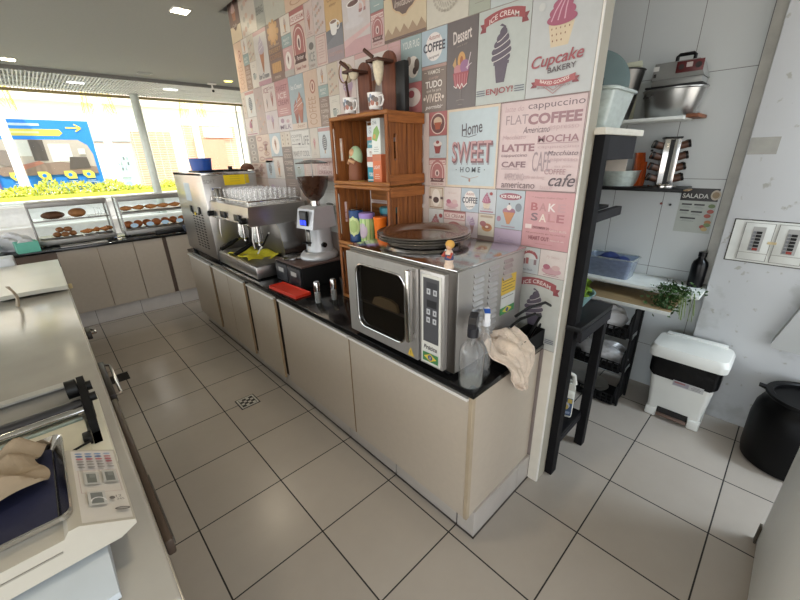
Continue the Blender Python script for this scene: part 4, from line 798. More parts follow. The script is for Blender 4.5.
a=MB(); a.lathe([(0,0),(.132,0),(.138,.012),(.135,.03),(.115,.055),(.10,.06)],silver,n=40,sx=1.15); a.build('base',t)
a=MB(); a.lathe([(.108,.055),(.100,.12),(.098,.24),(.10,.25),(.0,.25)],silver,c=(.012,0,0),n=40); a.build('body',t)
a=MB(); 
pr=[(-.115,.24),(.12,.24),(.10,.40),(-.05,.40),(-.085,.385)]
a.prism(pr,silver,lambda p:(p[0],-.10,p[1]),lambda p:(p[0],.10,p[1])); 
a.build('head',t)
a=MB(); a.box(-.122,-.045,.265,-.100,.045,.375,black,.006); hd=a.build('display_housing',t)
a=MB(); a.box(-.1235,-.035,.315,-.1222,.035,.365,M('display_glow','30343a',.2)); a.box(-.1235,-.035,.272,-.1222,-.004,.308,M('blue_key','2038e0',.3,emit=1.2)); a.box(-.1235,.004,.272,-.1222,.035,.308,M('blue_key')); a.build('screen',hd)
a=MB(); a.tube([(-.075,0,.24),(-.085,0,.215)],.020,black,12); a.tube([(-.07,-.02,.13),(-.135,-.025,.135)],.006,black,8); a.tube([(-.07,.02,.13),(-.135,.025,.135)],.006,black,8); a.box(-.09,-.02,.10,-.068,.02,.215,steeld,.004); a.build('portafilter_fork',t)
a=MB(); a.cyl((-.02,-.09,.115),(-.025,-.113,.115),.020,black,n=18); a.build('side_knob',t)
a=MB(); a.cyl((.012,0,.4002),(.012,0,.44),.035,steel2,n=24); a.build('hopper_collar',t)
hop=GL('hopper_plastic','6a4a3a',.85,.08,.35)
a=MB(); a.lathe([(.034,.44),(.070,.475),(.104,.545),(.116,.615)],hop,c=(.012,0,0),n=40); hp=a.build('bean_hopper',t)
beans=M('coffee_beans','3a1e12',.5,0,.4,120,bump=1.,bscale=160)
a=MB(); a.lathe([(0,.445),(.030,.445),(.066,.478),(.099,.546),(.109,.595),(.05,.607),(0,.61)],beans,c=(.012,0,0),n=40); a.build('coffee_beans',hp)
a=MB(); a.lathe([(0,.735),(.05,.73),(.118,.712),(.12,.706),(0,.708)],M('lid_dark_clear','4a4240',.15),c=(.012,0,0),n=40)
a.cyl((.012,0,.61),(.012,0,.709),.004,M('thin_post','a8a8a8',.3,.5),n=8); a.build('hopper_lid',t)
# ------------------------------------------------------------ counter bits
a=MB(); a.box(0,0,0,.125,.37,.004,red)
a.box(0,0,.0041,.125,.006,.022,red,.002); a.box(0,.364,.0041,.125,.37,.022,red,.002); a.box(0,.0062,.0041,.006,.3638,.022,red,.002); a.box(.119,.0062,.0041,.125,.3638,.022,red,.002)
a.box(.0065,.0065,.0042,.1185,.3635,.014,M('red_plastic_inside','d83a24',.5))
solo(a,'red_tray','shallow red plastic tray on the worktop before the knock box','tray',(.965,-3.17,CT+.0005),.05)
for k,(x,y,lb) in enumerate(((1.045,-3.335,'steel topped salt shaker nearer the worktop edge'),(1.155,-3.365,'steel topped salt shaker nearer the wooden crates'))):
    t=thing('salt_shaker',lb,'shaker',(x,y,CT),group='two shakers on the worktop')
    a=MB(); a.lathe([(0,0),(.021,0),(.021,.07),(.018,.078),(0,.078)],GL('shaker_glass','b8b8b4',.7,.05,.35),n=20); a.build('glass_jar',t)
    a=MB(); a.lathe([(0,.0785),(.020,.0785),(.021,.09),(.021,.14),(.017,.148),(0,.15)],steel2,n=20); a.build('steel_cap',t)
a=MB(); a.lathe([(0,0),(.032,0),(.040,.11),(.037,.11),(.03,.006),(0,.006)],GL('smoked_cup','5a5652',.75,.08,.4),n=22); solo(a,'smoked_glass','dark smoked tumbler squeezed between knock box and bottom crate','glass',(1.30,-3.30,CT))
# ------------------------------------------------------------ wooden crates
cw_=WOOD('crate_wood','6e3c18','ac6a32',.6,'x'); cwz=WOOD('crate_wood_upright','643516','9c5e2a',.6,'z'); cwy=WOOD('crate_wood_long','74421e','b07438',.6,'y')
CX,CY,CW,CD,CH=1.245,-3.872,.50,.278,.378
def crate(lab,z):
    t=thing('wooden_crate',lab,'crate',(CX,CY,z),group='crates stacked on the worktop')
    for y0,dr in ((0,1),(CW-.012,-1)):
        a=MB(); 
        # slats with a hand slot in the front one
        yy=(y0,y0+.012)
        a.box(.012,yy[0],.012,.0415,yy[1],CH-.012,cwz); a.box(.0655,yy[0],.012,.078,yy[1],CH-.012,cwz)
        a.box(.0415,yy[0],.012,.0655,yy[1],.135,cwz); a.box(.0415,yy[0],.265,.0655,yy[1],CH-.012,cwz)
        for k in range(3): a.box(.081+k*.062,yy[0],.012,.1375+k*.062,yy[1],CH-.012,cwz,.001,1)
        o=(-.010,0) if dr>0 else (.012,.022)
        for z0,z1 in ((.006,.060),(CH-.060,CH-.006)):
            a.box(.0,yy[0]+o[0],z0,CD-.006,yy[0]+o[1]-.0003,z1,cw_,.003,1)
        a.build('side_panel',t)
    for z0 in (0,CH-.012):
        a=MB()
        for k in range(3): a.box(.004+k*.091,.0125,z0+.0004,.091+k*.091,CW-.0125,z0+.0116,cwy,.001,1)
        a.box(-.004,-.008,z0-.0 if z0 else .0004,.022,CW+.008,z0+.0116 if z0 else .014,cwy,.004,1) if False else None
        a.build('slatted_board',t)
    a=MB()
    for k in range(3): a.box(CD-.0115,.0125,.022+k*.120,CD,CW-.0125,.118+k*.120,cwy,.001,1)
    a.build('back_slats',t)
    a=MB()
    for z0 in (.0004,CH-.022): a.box(-.0125,-.011,z0,-.0003,CW+.011,z0+.0216,cwy,.004,1)
    for y0 in (-.011,CW-.012): a.box(-.0125,y0,.0224,-.0003,y0+.023,CH-.0224,cwz,.003,1)
    a.build('front_rim',t)
    return t
CZ_=[CT+.0005+k*.3792 for k in range(3)]
crate('lowest wooden crate standing on the worktop half hidden by the oven',CZ_[0])
crate('middle wooden crate holding tins and tumblers beside the round platters',CZ_[1])
crate('topmost wooden crate holding tea boxes and a figurine',CZ_[2])
F1=CZ_[1]+.0121; F2=CZ_[2]+.0121; FT=CZ_[2]+CH+.0005
# middle crate
t=thing('tin','tall blue tin with a round pale green label in the middle crate','tin',(CX+.075,-3.455,F1))
a=MB(); a.lathe([(0,0),(.047,0),(.047,.20),(.044,.205),(0,.205)],M('tin_blue','1e4478',.35),n=32); a.build('tin_body',t)
a=MB(); a.lathe([(0,.2055),(.046,.2055),(.047,.209),(.043,.214),(0,.214)],steel2,n=32); a.build('tin_lid',t)
def curved_label(cx,zc,R,w,h,a0,m,n=20):
    mb=MB(); vs=[]
    for i in range(n+1):
        for j in range(9):
            v=-1+2*j/8; s=-1+2*i/n; ww=math.sqrt(max(0,1-v*v)); a_=a0+s*ww*w; vs.append((R*math.cos(a_),R*math.sin(a_),zc+v*h))
    mb.add(vs,[(i*9+j,(i+1)*9+j,(i+1)*9+j+1,i*9+j+1) for i in range(n) for j in range(8)],m); return mb
A0_=PI+.45
lb=curved_label(0,.105,.0476,.95,.066,A0_,M('label_pale_green','ccd69a',.5)); lb.build('round_label',t)
lb=curved_label(0,.105,.0479,.62,.045,A0_,M('label_inner_green','a8bc78',.5)); lb.build('label_print',t)
t=thing('tumbler','green striped tumbler with a lilac lid in the middle crate','tumbler',(CX+.068,-3.575,F1))
a=MB(); a.lathe([(0,0),(.038,0),(.045,.165),(0,.165)],M('tumbler_green','c4dc9a',.4),n=32)
for k in range(10):
    q=2*PI*k/10; a.tube([(.0385*math.cos(q),.0385*math.sin(q),.004),(.0452*math.cos(q),.0452*math.sin(q),.163)],.0035,M('tumbler_stripe','8cba6e',.4),6)
a.build('cup',t)
a=MB(); a.lathe([(0,.1655),(.048,.1655),(.050,.172),(.050,.192),(.046,.197),(0,.197)],M('lilac_lid','a48cd0',.4),n=32); a.build('lid',t)
lb=curved_label(0,.09,.0462,.8,.05,A0_-.35,M('label_mauve','c4b4c4',.5)); lb.build('round_label',t)
t=thing('tumbler','plain orange tumbler at the near side of the middle crate','tumbler',(CX+.075,-3.695,F1))
a=MB(); a.lathe([(0,0),(.032,0),(.040,.165),(.042,.17),(.042,.182),(0,.182)],M('tumbler_orange','f07820',.4),n=28); a.build('cup',t)
t=thing('jar','dark jar with a teal lid standing behind the lilac lidded tumbler','jar',(CX+.190,-3.655,F1))
a=MB(); a.lathe([(0,0),(.058,0),(.058,.19),(0,.19)],M('jar_navy','22304a',.35),n=28); a.build('jar_body',t)
a=MB(); a.lathe([(0,.1905),(.062,.1905),(.062,.222),(.057,.228),(0,.228)],M('teal_lid','2a7c8a',.4),n=28); a.build('lid',t)
# upper crate
t=thing('figurine','brown robed figurine with a pale green veil in the top crate','figurine',(CX+.075,-3.485,F2),rz=PI)
rb=M('robe_brown','7a4424',.5); vl=M('veil_green','a8c4a0',.5); sk=M('figure_skin','c89a74',.5)
a=MB(); a.lathe([(0,0),(.046,0),(.05,.012),(.046,.02),(.048,.05),(.040,.11),(.032,.15),(0,.165)],rb,n=26,sy=.95); a.lathe([(0,0),(.051,0),(.051,.008),(0,.010)],M('figure_gold','c8a860',.4),n=26); a.build('robe',t)
a=MB(); a.ell((-.006,0,.145),(.040,.044,.062),vl,18,12); a.build('veil',t)
a=MB(); a.ell((.018,0,.165),(.021,.022,.028),sk,14,10); a.tube([(.03,-.03,.11),(.045,0,.125),(.03,.03,.11)],.010,sk,8); a.build('face_and_hands',t)
def carton(name,lab,x,y,z,dx,dy,dz,bg,draw,rz=0):
    mb=MB(); mb.box(0,-dy/2,0,dx,dy/2,dz,M('carton_'+bg,bg,.5,0,.02),.0015,1); c=Cv(mb,(0,dy/2,0),(0,-1,0),(0,0,1),(-1,0,0),.0003); draw(c,dy,dz)
    return solo(mb,name,lab,'box',(x,y,z),rz,'cartons in the top crate',recalc=False)
def d1(c,w,h): c.rect(0,0,w,h*.35,pm('2a92a8')); c.text('mate',w*.5,h*.2,w*.6,h*.12,pm('eef4f4'),.01); c.rect(0,h*.35,w,h*.5,pm('d8532a')); c.text('CHA',w*.5,h*.72,w*.5,h*.14,pm('7a8a9a'),.01); T_lines(c,w*.5,h*.9,w*.6,2,h*.05,'b0b8bc',.003)
def d2(c,w,h): c.rect(0,h*.05,w,h*.28,pm('e8eee8')); c.rect(0,h*.28,w,h*.55,pm('c04a28')); T_cup(c,w*.5,h*.7,w*.7,'d8d0c8','8a5a38',False)
def d3(c,w,h): c.poly([(w*.05,h*.42),(w*.6,h*.36),(w*.95,h*.6),(w*.7,h*.8),(w*.3,h*.7)],pm('7cc044')); c.text('CHA',w*.4,h*.88,w*.5,h*.1,pm('7a8a90'),.01); c.oval(w*.35,h*.5,w*.15,h*.07,pm('e0a030')); T_lines(c,w*.5,h*.2,w*.7,3,h*.06,'a8b4b0',.003)
def d4(c,w,h): c.rect(0,h*.78,w,h,pm('d8602a')); c.text('LIGHT',w*.5,h*.55,w*.7,h*.12,pm('f4ece4'),.01); T_lines(c,w*.5,h*.3,w*.7,3,h*.07,'e8c8b0',.003)
yb=-3.625
carton('tea_box','teal and white tea box at the bottom of the pile in the top crate',CX+.085,yb,F2,.10,.075,.085,'2a92a8',lambda c,w,h:(c.text('tea',w*.5,h*.55,w*.6,h*.3,pm('e8f2f4'),.01),c.rect(0,h*.1,w,h*.2,pm('d8e8ea'))))
carton('tea_box','white and orange box in the middle of the left pile in the top crate',CX+.085,yb,F2+.0853,.10,.075,.105,'dfe0de',d2)
carton('tea_box','white tea box with a blue foot topping the left pile in the top crate',CX+.09,yb-.003,F2+.1906,.10,.072,.12,'dde2e4',d1)
carton('tea_box','orange box under the tall green tea box in the top crate',CX+.060,-3.706,F2,.10,.075,.155,'d4744a',d4)
carton('tea_box','white tea box with a green leaf on top of the orange box',CX+.06,-3.706,F2+.1553,.10,.075,.185,'e0e6e2',d3)
# on top of the crates: two coffee stands
stw=WOOD('stand_wood','5a2e1c','7c4630',.5,'z')
def coffee_stand(lab,x,y,h):
    t=thing('coffee_stand',lab,'coffee stand',(x,y,FT),group='wooden filter stands on the crates')
    a=MB(); a.box(-.17,-.058,0,.03,.058,.014,stw,.003); a.build('base_board',t)
    a=MB(); n=12; pr=[(-.055,.0145),(.055,.0145),(.055,h-.055)]+[(.055*math.cos(PI*i/n),h-.055+.055*math.sin(PI*i/n)) for i in range(1,n)]+[(-.055,h-.055)]
    a.prism(pr,stw,lambda p:(.0,p[0],p[1]),lambda p:(.018,p[0],p[1])); a.build('upright',t)
    a=MB(); zz=h-.065
    a.box(-.118,-.050,zz,-.0,-.034,zz+.014,brown,.003); a.box(-.118,.034,zz,0,.050,zz+.014,brown,.003); a.box(-.118,-.0338,zz,-.104,.0338,zz+.014,brown,.003); a.box(-.036,-.0338,zz,-.0003,.0338,zz+.014,brown,.003); a.build('filter_shelf',t)
    return t
S1=(1.44,-3.675); S2=(1.44,-3.455)
coffee_stand('taller wooden coffee stand nearer the black box on the top crate',*S1,.315); coffee_stand('lower wooden coffee stand further left on the top crate',*S2,.295)
cl=M('filter_cloth','d8cdb4',.95,0,.12,50,bump=.4)
def cloth_filter(lab,x,y,z,L,rx=0,hd=True):
    t=thing('cloth_filter',lab,'coffee filter',(x,y,z),group='cloth coffee filters'); 
    T=Matrix.Rotation(rx,4,'X')
    a=MB(); a.lathe([(.031,0),(.029,-L*.4),(.02,-L*.8),(.006,-L),(0,-L),],cl,n=24,T=T); a.build('cloth_bag',t)
    a=MB(); a.lathe([(.030,-.003),(.0335,0),(.030,.003)],M('filter_wire','c8b890',.5),n=24,T=T); a.tube([T@Vector((-.033,.004,.004)),T@Vector((-.045,.02,.02)),T@Vector((-.058,.045,.042))],.010,brown,10); a.build('handle',t)
    return t
cloth_filter('long pale cloth filter hanging in the taller coffee stand',S1[0]-.07,S1[1],FT+.266,.125)
cloth_filter('short pale cloth filter hanging in the lower coffee stand',S2[0]-.07,S2[1],FT+.246,.05)
t=thing('strainer','small cloth strainer with a dark handle leaning left of the lower coffee stand','strainer',(S2[0]-.01,S2[1]+.14,FT+.258))
a=MB(); a.ell((0,0,0),(.03,.044,.052),cl,18,10); a.build('cloth_bag',t)
a=MB(); a.tube([(-.03,.046*math.cos(q),.054*math.sin(q)) for q in [2*PI*i/20 for i in range(20)]],.004,M('strainer_ring','8a6a44',.5),6,True); a.tube([(-.03,-.02,-.05),(-.045,-.055,-.13),(-.05,-.075,-.21),(-.05,-.08,-.254)],.007,brown,8); a.build('handle',t)
porc=M('mug_porcelain','e4e2e0',.2,0,.02)
def mug(lab,x,y):
    t=thing('coffee_mug',lab,'mug',(x,y,FT+.0145),group='small patterned mugs before the coffee stands')
    a=MB(); a.lathe([(0,0),(.030,0),(.034,.01),(.042,.085),(.039,.085),(.031,.012),(0,.010)],porc,n=32)
    for k,(q,z,r,cc) in enumerate(((3.0,.03,.010,'8a4a3a'),(3.3,.05,.012,'5a6878'),(3.6,.035,.012,'b05a44'),(3.75,.06,.009,'4a4a4e'),(3.4,.068,.008,'7a90b0'),(4.1,.05,.011,'6a5a50'),(4.3,.03,.009,'a86a50'),(2.7,.055,.010,'4a4a52'))):
        R=.0352+.0088*(z-.01)/.075; mm=pm(cc); vs=[]
        for i in range(10):
            e=2*PI*i/10; aa=q+r*math.cos(e)/R*(1+.5*(k%2)); zz=z+r*math.sin(e)*1.2; RR=.0346+.0088*(zz-.01)/.075; vs.append((RR*math.cos(aa),RR*math.sin(aa),zz))
        a.add(vs,[tuple(range(10))],mm)
    a.build('cup',t)
    a=MB(); a.tube([(.0,-.037,.068),(.0,-.062,.07),(.0,-.070,.045),(.0,-.056,.022),(.0,-.034,.02)],.0055,porc,10); a.build('handle',t)
mug('small patterned white mug standing before the taller coffee stand',S1[0]-.112,S1[1]-.01); mug('small patterned white mug standing before the lower coffee stand',S2[0]-.112,S2[1])
a=MB(); a.box(0,-.035,0,.035,.035,.245,M('black_card','0f0f11',.45),.003); a.box(-.0012,-.0455,.0,.0,.0455,.235,M('spine_grey','3a3c40',.3)) if False else None
solo(a,'black_box','upright black box on the near end of the top crate','box',(1.42,-3.79,FT))
# ------------------------------------------------------------ oven
OX,OY0,OY1,OZ=.915,-4.585,-3.885,CT
t=thing('convection_oven','large stainless steel convection oven with a glass door on the worktop','oven',(OX,OY0,OZ))
OW=OY1-OY0; OH=.497; OD=.545
a=MB(); a.box(.035,0,.03,OD,OW,OH-.012,sheet,.006)
for fx in (.07,OD-.05):
    for fy in (.06,OW-.06): a.cyl((fx,fy,0),(fx,fy,.031),.02,black)
a.box(.03,0.003,.03,.035,OW-.003,OH-.013,steeld); a.build('body',t)
a=MB(); a.box(.02,-.004,OH-.0115,OD+.003,OW+.003,OH,steel2,.003); a.build('top_plate',t)
# door with rounded window
Y0,Y1,Z0,Z1=.185,OW-.006,.035,OH-.025
def rrect(x0,y0,x1,y1,r,n=8):
    o=[]
    for cx,cy,s in ((x1-r,y1-r,0),(x0+r,y1-r,1),(x0+r,y0+r,2),(x1-r,y0+r,3)):
        for i in range(n+1):
            q=PI/2*(s+i/n); o.append((cx+r*math.cos(q),cy+r*math.sin(q)))
    return o
outer=rrect(Y0,Z0,Y1,Z1,.006); inner=rrect(.265,.085,Y1-.075,Z1-.05,.055); N_=len(outer)
a=MB()
for x,sg in ((0,1),(.028,-1)):
    k=len(a.v); a.add([(x,p[0],p[1]) for p in outer]+[(x,p[0],p[1]) for p in inner],[(i,(i+1)%N_,N_+(i+1)%N_,N_+i) for i in range(N_)],sheet)
a.add([(0,p[0],p[1]) for p in outer]+[(.028,p[0],p[1]) for p in outer],[(i,(i+1)%N_,N_+(i+1)%N_,N_+i) for i in range(N_)],sheet)
a.add([(0,p[0],p[1]) for p in inner]+[(.028,p[0],p[1]) for p in inner],[(i,(i+1)%N_,N_+(i+1)%N_,N_+i) for i in range(N_)],steeld)
dr=a.build('door',t)
a=MB(); a.tube([(-.001,p[0],p[1]) for p in inner],.005,steel2,8,True); a.build('window_trim',dr)
a=MB(); a.add([(.008,p[0],p[1]) for p in inner],[tuple(range(N_))],glassd); a.build('window_glass',dr)
a=MB(); a.box(-.040,.205,.13,-.012,.228,Z1-.005,steel2,.006); a.box(-.0125,.208,.14,-.0005,.225,.165,steel); a.box(-.0125,.208,Z1-.045,-.0005,.225,Z1-.02,steel); a.build('door_handle',dr)
a=MB(); c=Cv(a,(0,.255,.042),(0,-1,0),(0,0,1),(-1,0,0)); c.poly([(0,0),(.042,0),(.021,.044)],pm('e8b81c')); c.text('!',.021,.017,.005,.022,pm('3a2a10'),.02); a.build('warning_sticker',dr)
# dark cavity with a tray (recess behind the glass)
a=MB(); a.add([(.029,p[0],p[1]) for p in inner],[tuple(range(N_))],M('oven_cavity','1c1613',.5)); a.build('cavity',t)
a=MB(); a.box(.010,.275,.215,.027,Y1-.085,.222,steel,.001); a.prism([(.33,.2225),(.52,.2225),(.5,.262),(.46,.275),(.38,.275),(.34,.26)],M('bread_pale','c8b894',.6),lambda p:(.012,p[0],p[1]),lambda p:(.026,p[0],p[1])); a.build('baking_tray',t)
# control panel
a=MB(); a.box(.004,.045,.035,.034,.178,OH-.025,sheet,.003); pn=a.build('control_panel',t)
a=MB(); a.box(.0005,.058,.045,.0036,.165,OH-.04,M('panel_cream','cfcdc4',.4)); c=Cv(a,(.0005,.165,.045),(0,-1,0),(0,0,1),(-1,0,0)); W_=.107;H_=OH-.085
c.rect(.010,H_*.26,W_-.010,H_-.012,pm('3a3c42')); c.rect(.030,H_*.66,W_-.022,H_*.74,pm('101216')); c.rect(.028,H_*.86,W_-.02,H_*.93,pm('22242a'))
for zz in (.80,.58,.49):
    for xx in (.030,.066): c.rect(xx,H_*zz-.0,xx+.02,H_*zz+.025,pm('b8bcc0')); c.rect(xx+.006,H_*zz+.007,xx+.014,H_*zz+.018,pm('54585c'))
c.text('Prática',W_*.5,H_*.20,W_*.72,.022,pm('3c3c44'),.015,.2); c.rect(.010,H_*.03,W_-.008,H_*.135,pm('2a7a3a')); c.poly([(W_*.5,H_*.13),(W_*.85,H_*.083),(W_*.5,H_*.036),(W_*.15,H_*.083)],pm('e8c424')); c.oval(W_*.5,H_*.083,.013,.013,pm('243c7a')); c.text('2',W_*.5,H_*.083,.008,.012,pm('e8e4d8'),.02); a.build('key_sheet',pn)
# side louvres
for q,(x0,z1,n) in enumerate(((.135,.455,13),(.245,.462,13),(.36,.468,4))):
    a=MB()
    for k in range(n):
        zz=z1-.026*k; a.prism([(0,0),(.0,-.016),(-.009,-.014)],M('louvre_steel','a4a09c',.3,.9),lambda p,zz=zz,x0=x0:(x0,p[0]-.0004,zz+p[1]),lambda p,zz=zz,x0=x0:(x0+.072,p[0]-.0004,zz+p[1]))
    a.build('louvre_column',t)
a=MB(); c=Cv(a,(.355,-.0003,.235),(1,0,0),(0,0,1),(0,-1,0)); c.rect(0,.065,.125,.155,pm('e4b41c')); 
for k in range(4): c.rect(.008,.082+.015*k,.115-.02*(k%2),.086+.015*k,pm('6a5618'))
c.rect(.008,.143,.08,.15,pm('3a3010')); c.rect(0,.0,.125,.064,pm('c8ccc8')); c.rect(.008,.048,.11,.052,pm('5a5e5c')); c.rect(0,-.035,.125,.0,pm('2a8a3c')); c.poly([(.0625,.0),(.105,-.018),(.0625,-.034),(.02,-.018)],pm('e8cc24')); c.oval(.0625,-.018,.012,.011,pm('2a3c84')); a.build('rating_stickers',t)
# platters
plm_=M('platter_steel','b6b2ae',.2,1.,.06,6)
for k,lb in enumerate(('lowest of the three round steel platters stacked on the oven','middle one of the three round steel platters on the oven','topmost round steel platter with an empty dark dished face')):
    a=MB(); a.lathe([(0,0),(.14,0),(.165,.006),(.195,.026),(.232,.032),(.236,.029),(.236,.026),(.198,.021),(.168,.0015),(.14,-.0035),(0,-.0035)] if False else [(0,.002),(.165,.002),(.185,.008),(.205,.028),(.236,.033),(.240,.0305),(.238,.027),(.205,.023),(.19,.001),(.165,-.004),(0,-.004)],plm_,n=56)
    solo(a,'round_platter',lb,'platter',(1.235,-4.135,CT+OH+.0046+k*.0115),0,'steel platters stacked on the oven')
# figurine on the oven corner
t=thing('figurine','tiny painted figurine in a straw coloured hat on the oven corner','figurine',(.945,-4.54,CT+OH+.0005),rz=PI)
a=MB(); a.lathe([(0,0),(.019,0),(.02,.008),(.016,.02),(.018,.04),(.015,.062),(.009,.072),(0,.075)],M('figure_cream','d0b8a4',.5,0,.2,60),n=18); a.lathe([(.0165,.03),(.0188,.04),(.0165,.056)],M('figure_navy','3a4468',.5),n=18); a.build('body',t)
a=MB(); a.ell((0,0,.086),(.013,.013,.015),sk,14,10); a.ell((-.004,0,.093),(.017,.019,.017),M('straw_hat','c89a4c',.7),14,8); a.build('head',t)
a=MB(); a.tube([(.004,-.016,.062),(.016,-.02,.048),(.02,-.006,.052)],.005,M('figure_red','a84a3c',.5),8); a.tube([(.004,.016,.062),(.016,.018,.046),(.02,.006,.05)],.005,M('figure_red','a84a3c',.5),8); a.build('arms',t)
# spray bottles
t=thing('spray_bottle','clear spray bottle with a dark grey trigger on the worktop corner','spray bottle',(.975,-4.648,CT),rz=.5)
pb=GL('spray_bottle_plastic','ffffff',.74,.06,.06)
a=MB(); a.lathe([(0,.001),(.048,0),(.052,.008),(.052,.145),(.047,.172),(.026,.20),(.017,.205),(.017,.222)],pb,n=32); bt=a.build('bottle',t)
a=MB(); a.lathe([(0,.004),(.047,.004),(.049,.02),(0,.02)],GL('spray_liquid','e4ecec',.8,.05,.12),n=32); a.build('liquid',bt)
tg=M('trigger_grey','1c1c22',.4)
a=MB(); a.lathe([(.019,.222),(.023,.224),(.023,.262),(.014,.27),(0,.27)],tg,n=20); a.prism([(-.04,.27),(.03,.27),(.062,.288),(.062,.305),(.03,.318),(-.03,.316),(-.048,.298)],tg,lambda p:(p[0],-.016,p[1]),lambda p:(p[0],.016,p[1])); a.tube([(.035,0,.28),(.056,0,.258),(.06,0,.222)],.008,tg,8); a.build('trigger',t)
t=thing('spray_bottle','slimmer bottle with a blue and white trigger behind the clear spray bottle','spray bottle',(1.080,-4.640,CT),rz=.7)
a=MB(); a.lathe([(0,0),(.028,0),(.03,.006),(.028,.16),(.018,.20),(.013,.21),(.013,.235),(0,.235)],pb,n=28); a.build('bottle',t)
a=MB(); a.cyl((0,0,.2355),(0,0,.262),.017,M('trigger_white','e2e2e6',.4),n=18); a.prism([(-.03,.262),(.02,.262),(.05,.285),(.05,.30),(.0,.312),(-.024,.30)],M('trigger_white','e2e2e6',.4),lambda p:(p[0],-.011,p[1]),lambda p:(p[0],.011,p[1])); a.prism([(-.026,.30),(-.004,.312),(.05,.298),(.05,.292),(.0,.30)],blue,lambda p:(p[0],-.0118,p[1]),lambda p:(p[0],.0118,p[1])); a.tube([(.022,0,.268),(.04,0,.25),(.042,0,.225)],.006,blue,8); a.build('trigger',t)
# black crate/tub with hoses beside oven
t=thing('black_tub','shallow black tub on the worktop between the oven and the wall end','tub',(1.315,-4.680,CT))
a=MB(); a.box(-.10,-.022,.0,.205,.072,.005,blackm); 
for q in ((-.10,-.022,.205,-.018),(-.10,.068,.205,.072),(-.10,-.018,-.096,.068),(.201,-.018,.205,.068)): a.box(q[0],q[1],.0051,q[2],q[3],.085,blackm,.001,1)
a.build('tub',t)
a=MB(); a.tube([(.18,.03,.02),(.23,.0,.12),(.225,-.03,.2),(.15,-.03,.24),(.05,.0,.235),(-.03,.02,.21)],.007,black,8); a.tube([(.10,.03,.02),(.15,.01,.10),(.14,-.02,.17),(.08,-.02,.20),(.0,.01,.19),(-.05,.03,.16)],.007,black,8); solo(a,'black_cable','thick black cable looping out of the shallow black tub','cable',(1.315,-4.680,CT+.0055))
# cloth over the worktop end
def ragfn(u,v):
    # heaped on the tub rim, sliding over the worktop end and tapering to a point
    wv=[.10,.25,.30,.27,.20,.12,.03]; q=v*6; k=min(int(q),5); w=wv[k]+(wv[k+1]-wv[k])*(q-k)
    x=-.03+.075*v+(u-.5)*w
    pts=[(.105,.125),(.055,.140),(.0,.100),(-.034,.055),(-.046,-.01),(-.044,-.07),(-.042,-.125)]
    y=pts[k][0]+(pts[k+1][0]-pts[k][0])*(q-k); z=pts[k][1]+(pts[k+1][1]-pts[k][1])*(q-k)
    f=.016*math.sin(11*u+4*v)+.010*math.sin(23*u-9*v)+.008*math.sin(15*v+5*u)
    return (x+.010*math.sin(13*v),y-abs(f)*.9*(v>.3)-.002,z+f*(1-v)*1.1)
a=MB(); a.grid(34,30,ragfn,pinkcloth,.004); solo(a,'rag','pale crumpled rag hanging over the worktop end beside the spray bottle','cloth',(1.225,-4.684,CT-.005),.0)
# ------------------------------------------------------------ kitchen beyond the doorway
KX=3.08
# shelves
shw=M('shelf_white','d8dbd6',.4)
a=MB(); a.box(2.80,-4.82,1.975,KX-.0005,-3.2,1.995,shw,.002); a.box(2.84,-4.885,1.985,KX-.0005,-4.8205,2.005,M('shelf_end_wood','7a4a30',.6),.002); solo(a,'wall_shelf','highest white wall shelf carrying the large metal bowl','shelf')
a=MB(); a.box(2.82,-4.90,1.545,KX-.0005,-3.2,1.568,black,.003); a.box(2.83,-4.925,1.555,2.95,-4.901,1.562,M('frayed_shelf_end','8a7458',.8)); solo(a,'wall_shelf','black wall shelf carrying the spice rack','shelf')
a=MB(); a.box(2.76,-5.134,.892,KX-.0005,-3.2,.915,shw,.002); solo(a,'wall_shelf','low white wall shelf carrying the blue bin and black bottle','shelf')
a=MB(); a.box(2.62,-5.02,.80,2.99,-4.42,.815,WOOD('board_wood','8a7250','a08a64',.6,'y'),.002); a.box(2.61,-5.025,.796,2.6195,-4.42,.817,shw)
for yy in (-4.5,-4.95): a.box(2.99,yy,.79,KX-.0005,yy+.03,.82,shw)
solo(a,'pull_out_board','wooden pull out board under the low white shelf','board')
# big bowl with machine
t=thing('metal_bowl','large dented aluminium bowl on the highest white shelf','bowl',(2.955,-4.705,1.9955))
a=MB(); a.lathe([(0,0),(.120,0),(.135,.012),(.165,.155),(.175,.160),(.175,.166),(.162,.164),(.130,.016),(0,.008)],M('bowl_aluminium','b4b4b2',.28,.9,.08,5),n=44,sx=.72); a.build('bowl',t)
a=MB(); a.tube([(-.10,.09,.13),(-.125,.10,.118),(-.125,.13,.118),(-.09,.135,.13)],.005,steeld,8); a.build('handle',t)
a=MB(); a.box(-.105,-.16,.1663,.105,.14,.178,M('black_tray','1c1c1e',.5),.004); solo(a,'black_tray','thin black tray lying across the large metal bowl','tray',(2.955,-4.705,1.9962))
t=thing('waffle_maker','boxy grey and dark red waffle maker on top of the metal bowl','appliance',(2.945,-4.725,2.1745))
gry=M('appliance_grey','8c8d8a',.4,.3)
a=MB(); a.box(-.09,-.13,.0,.09,.13,.035,gry,.005); a.build('lower_shell',t)
a=MB(); pr=[(-.135,.0355),(.135,.0355),(.125,.125),(-.10,.125)]; a.prism(pr,gry,lambda p:(-.09,p[0],p[1]),lambda p:(.09,p[0],p[1])); a.build('upper_shell',t)
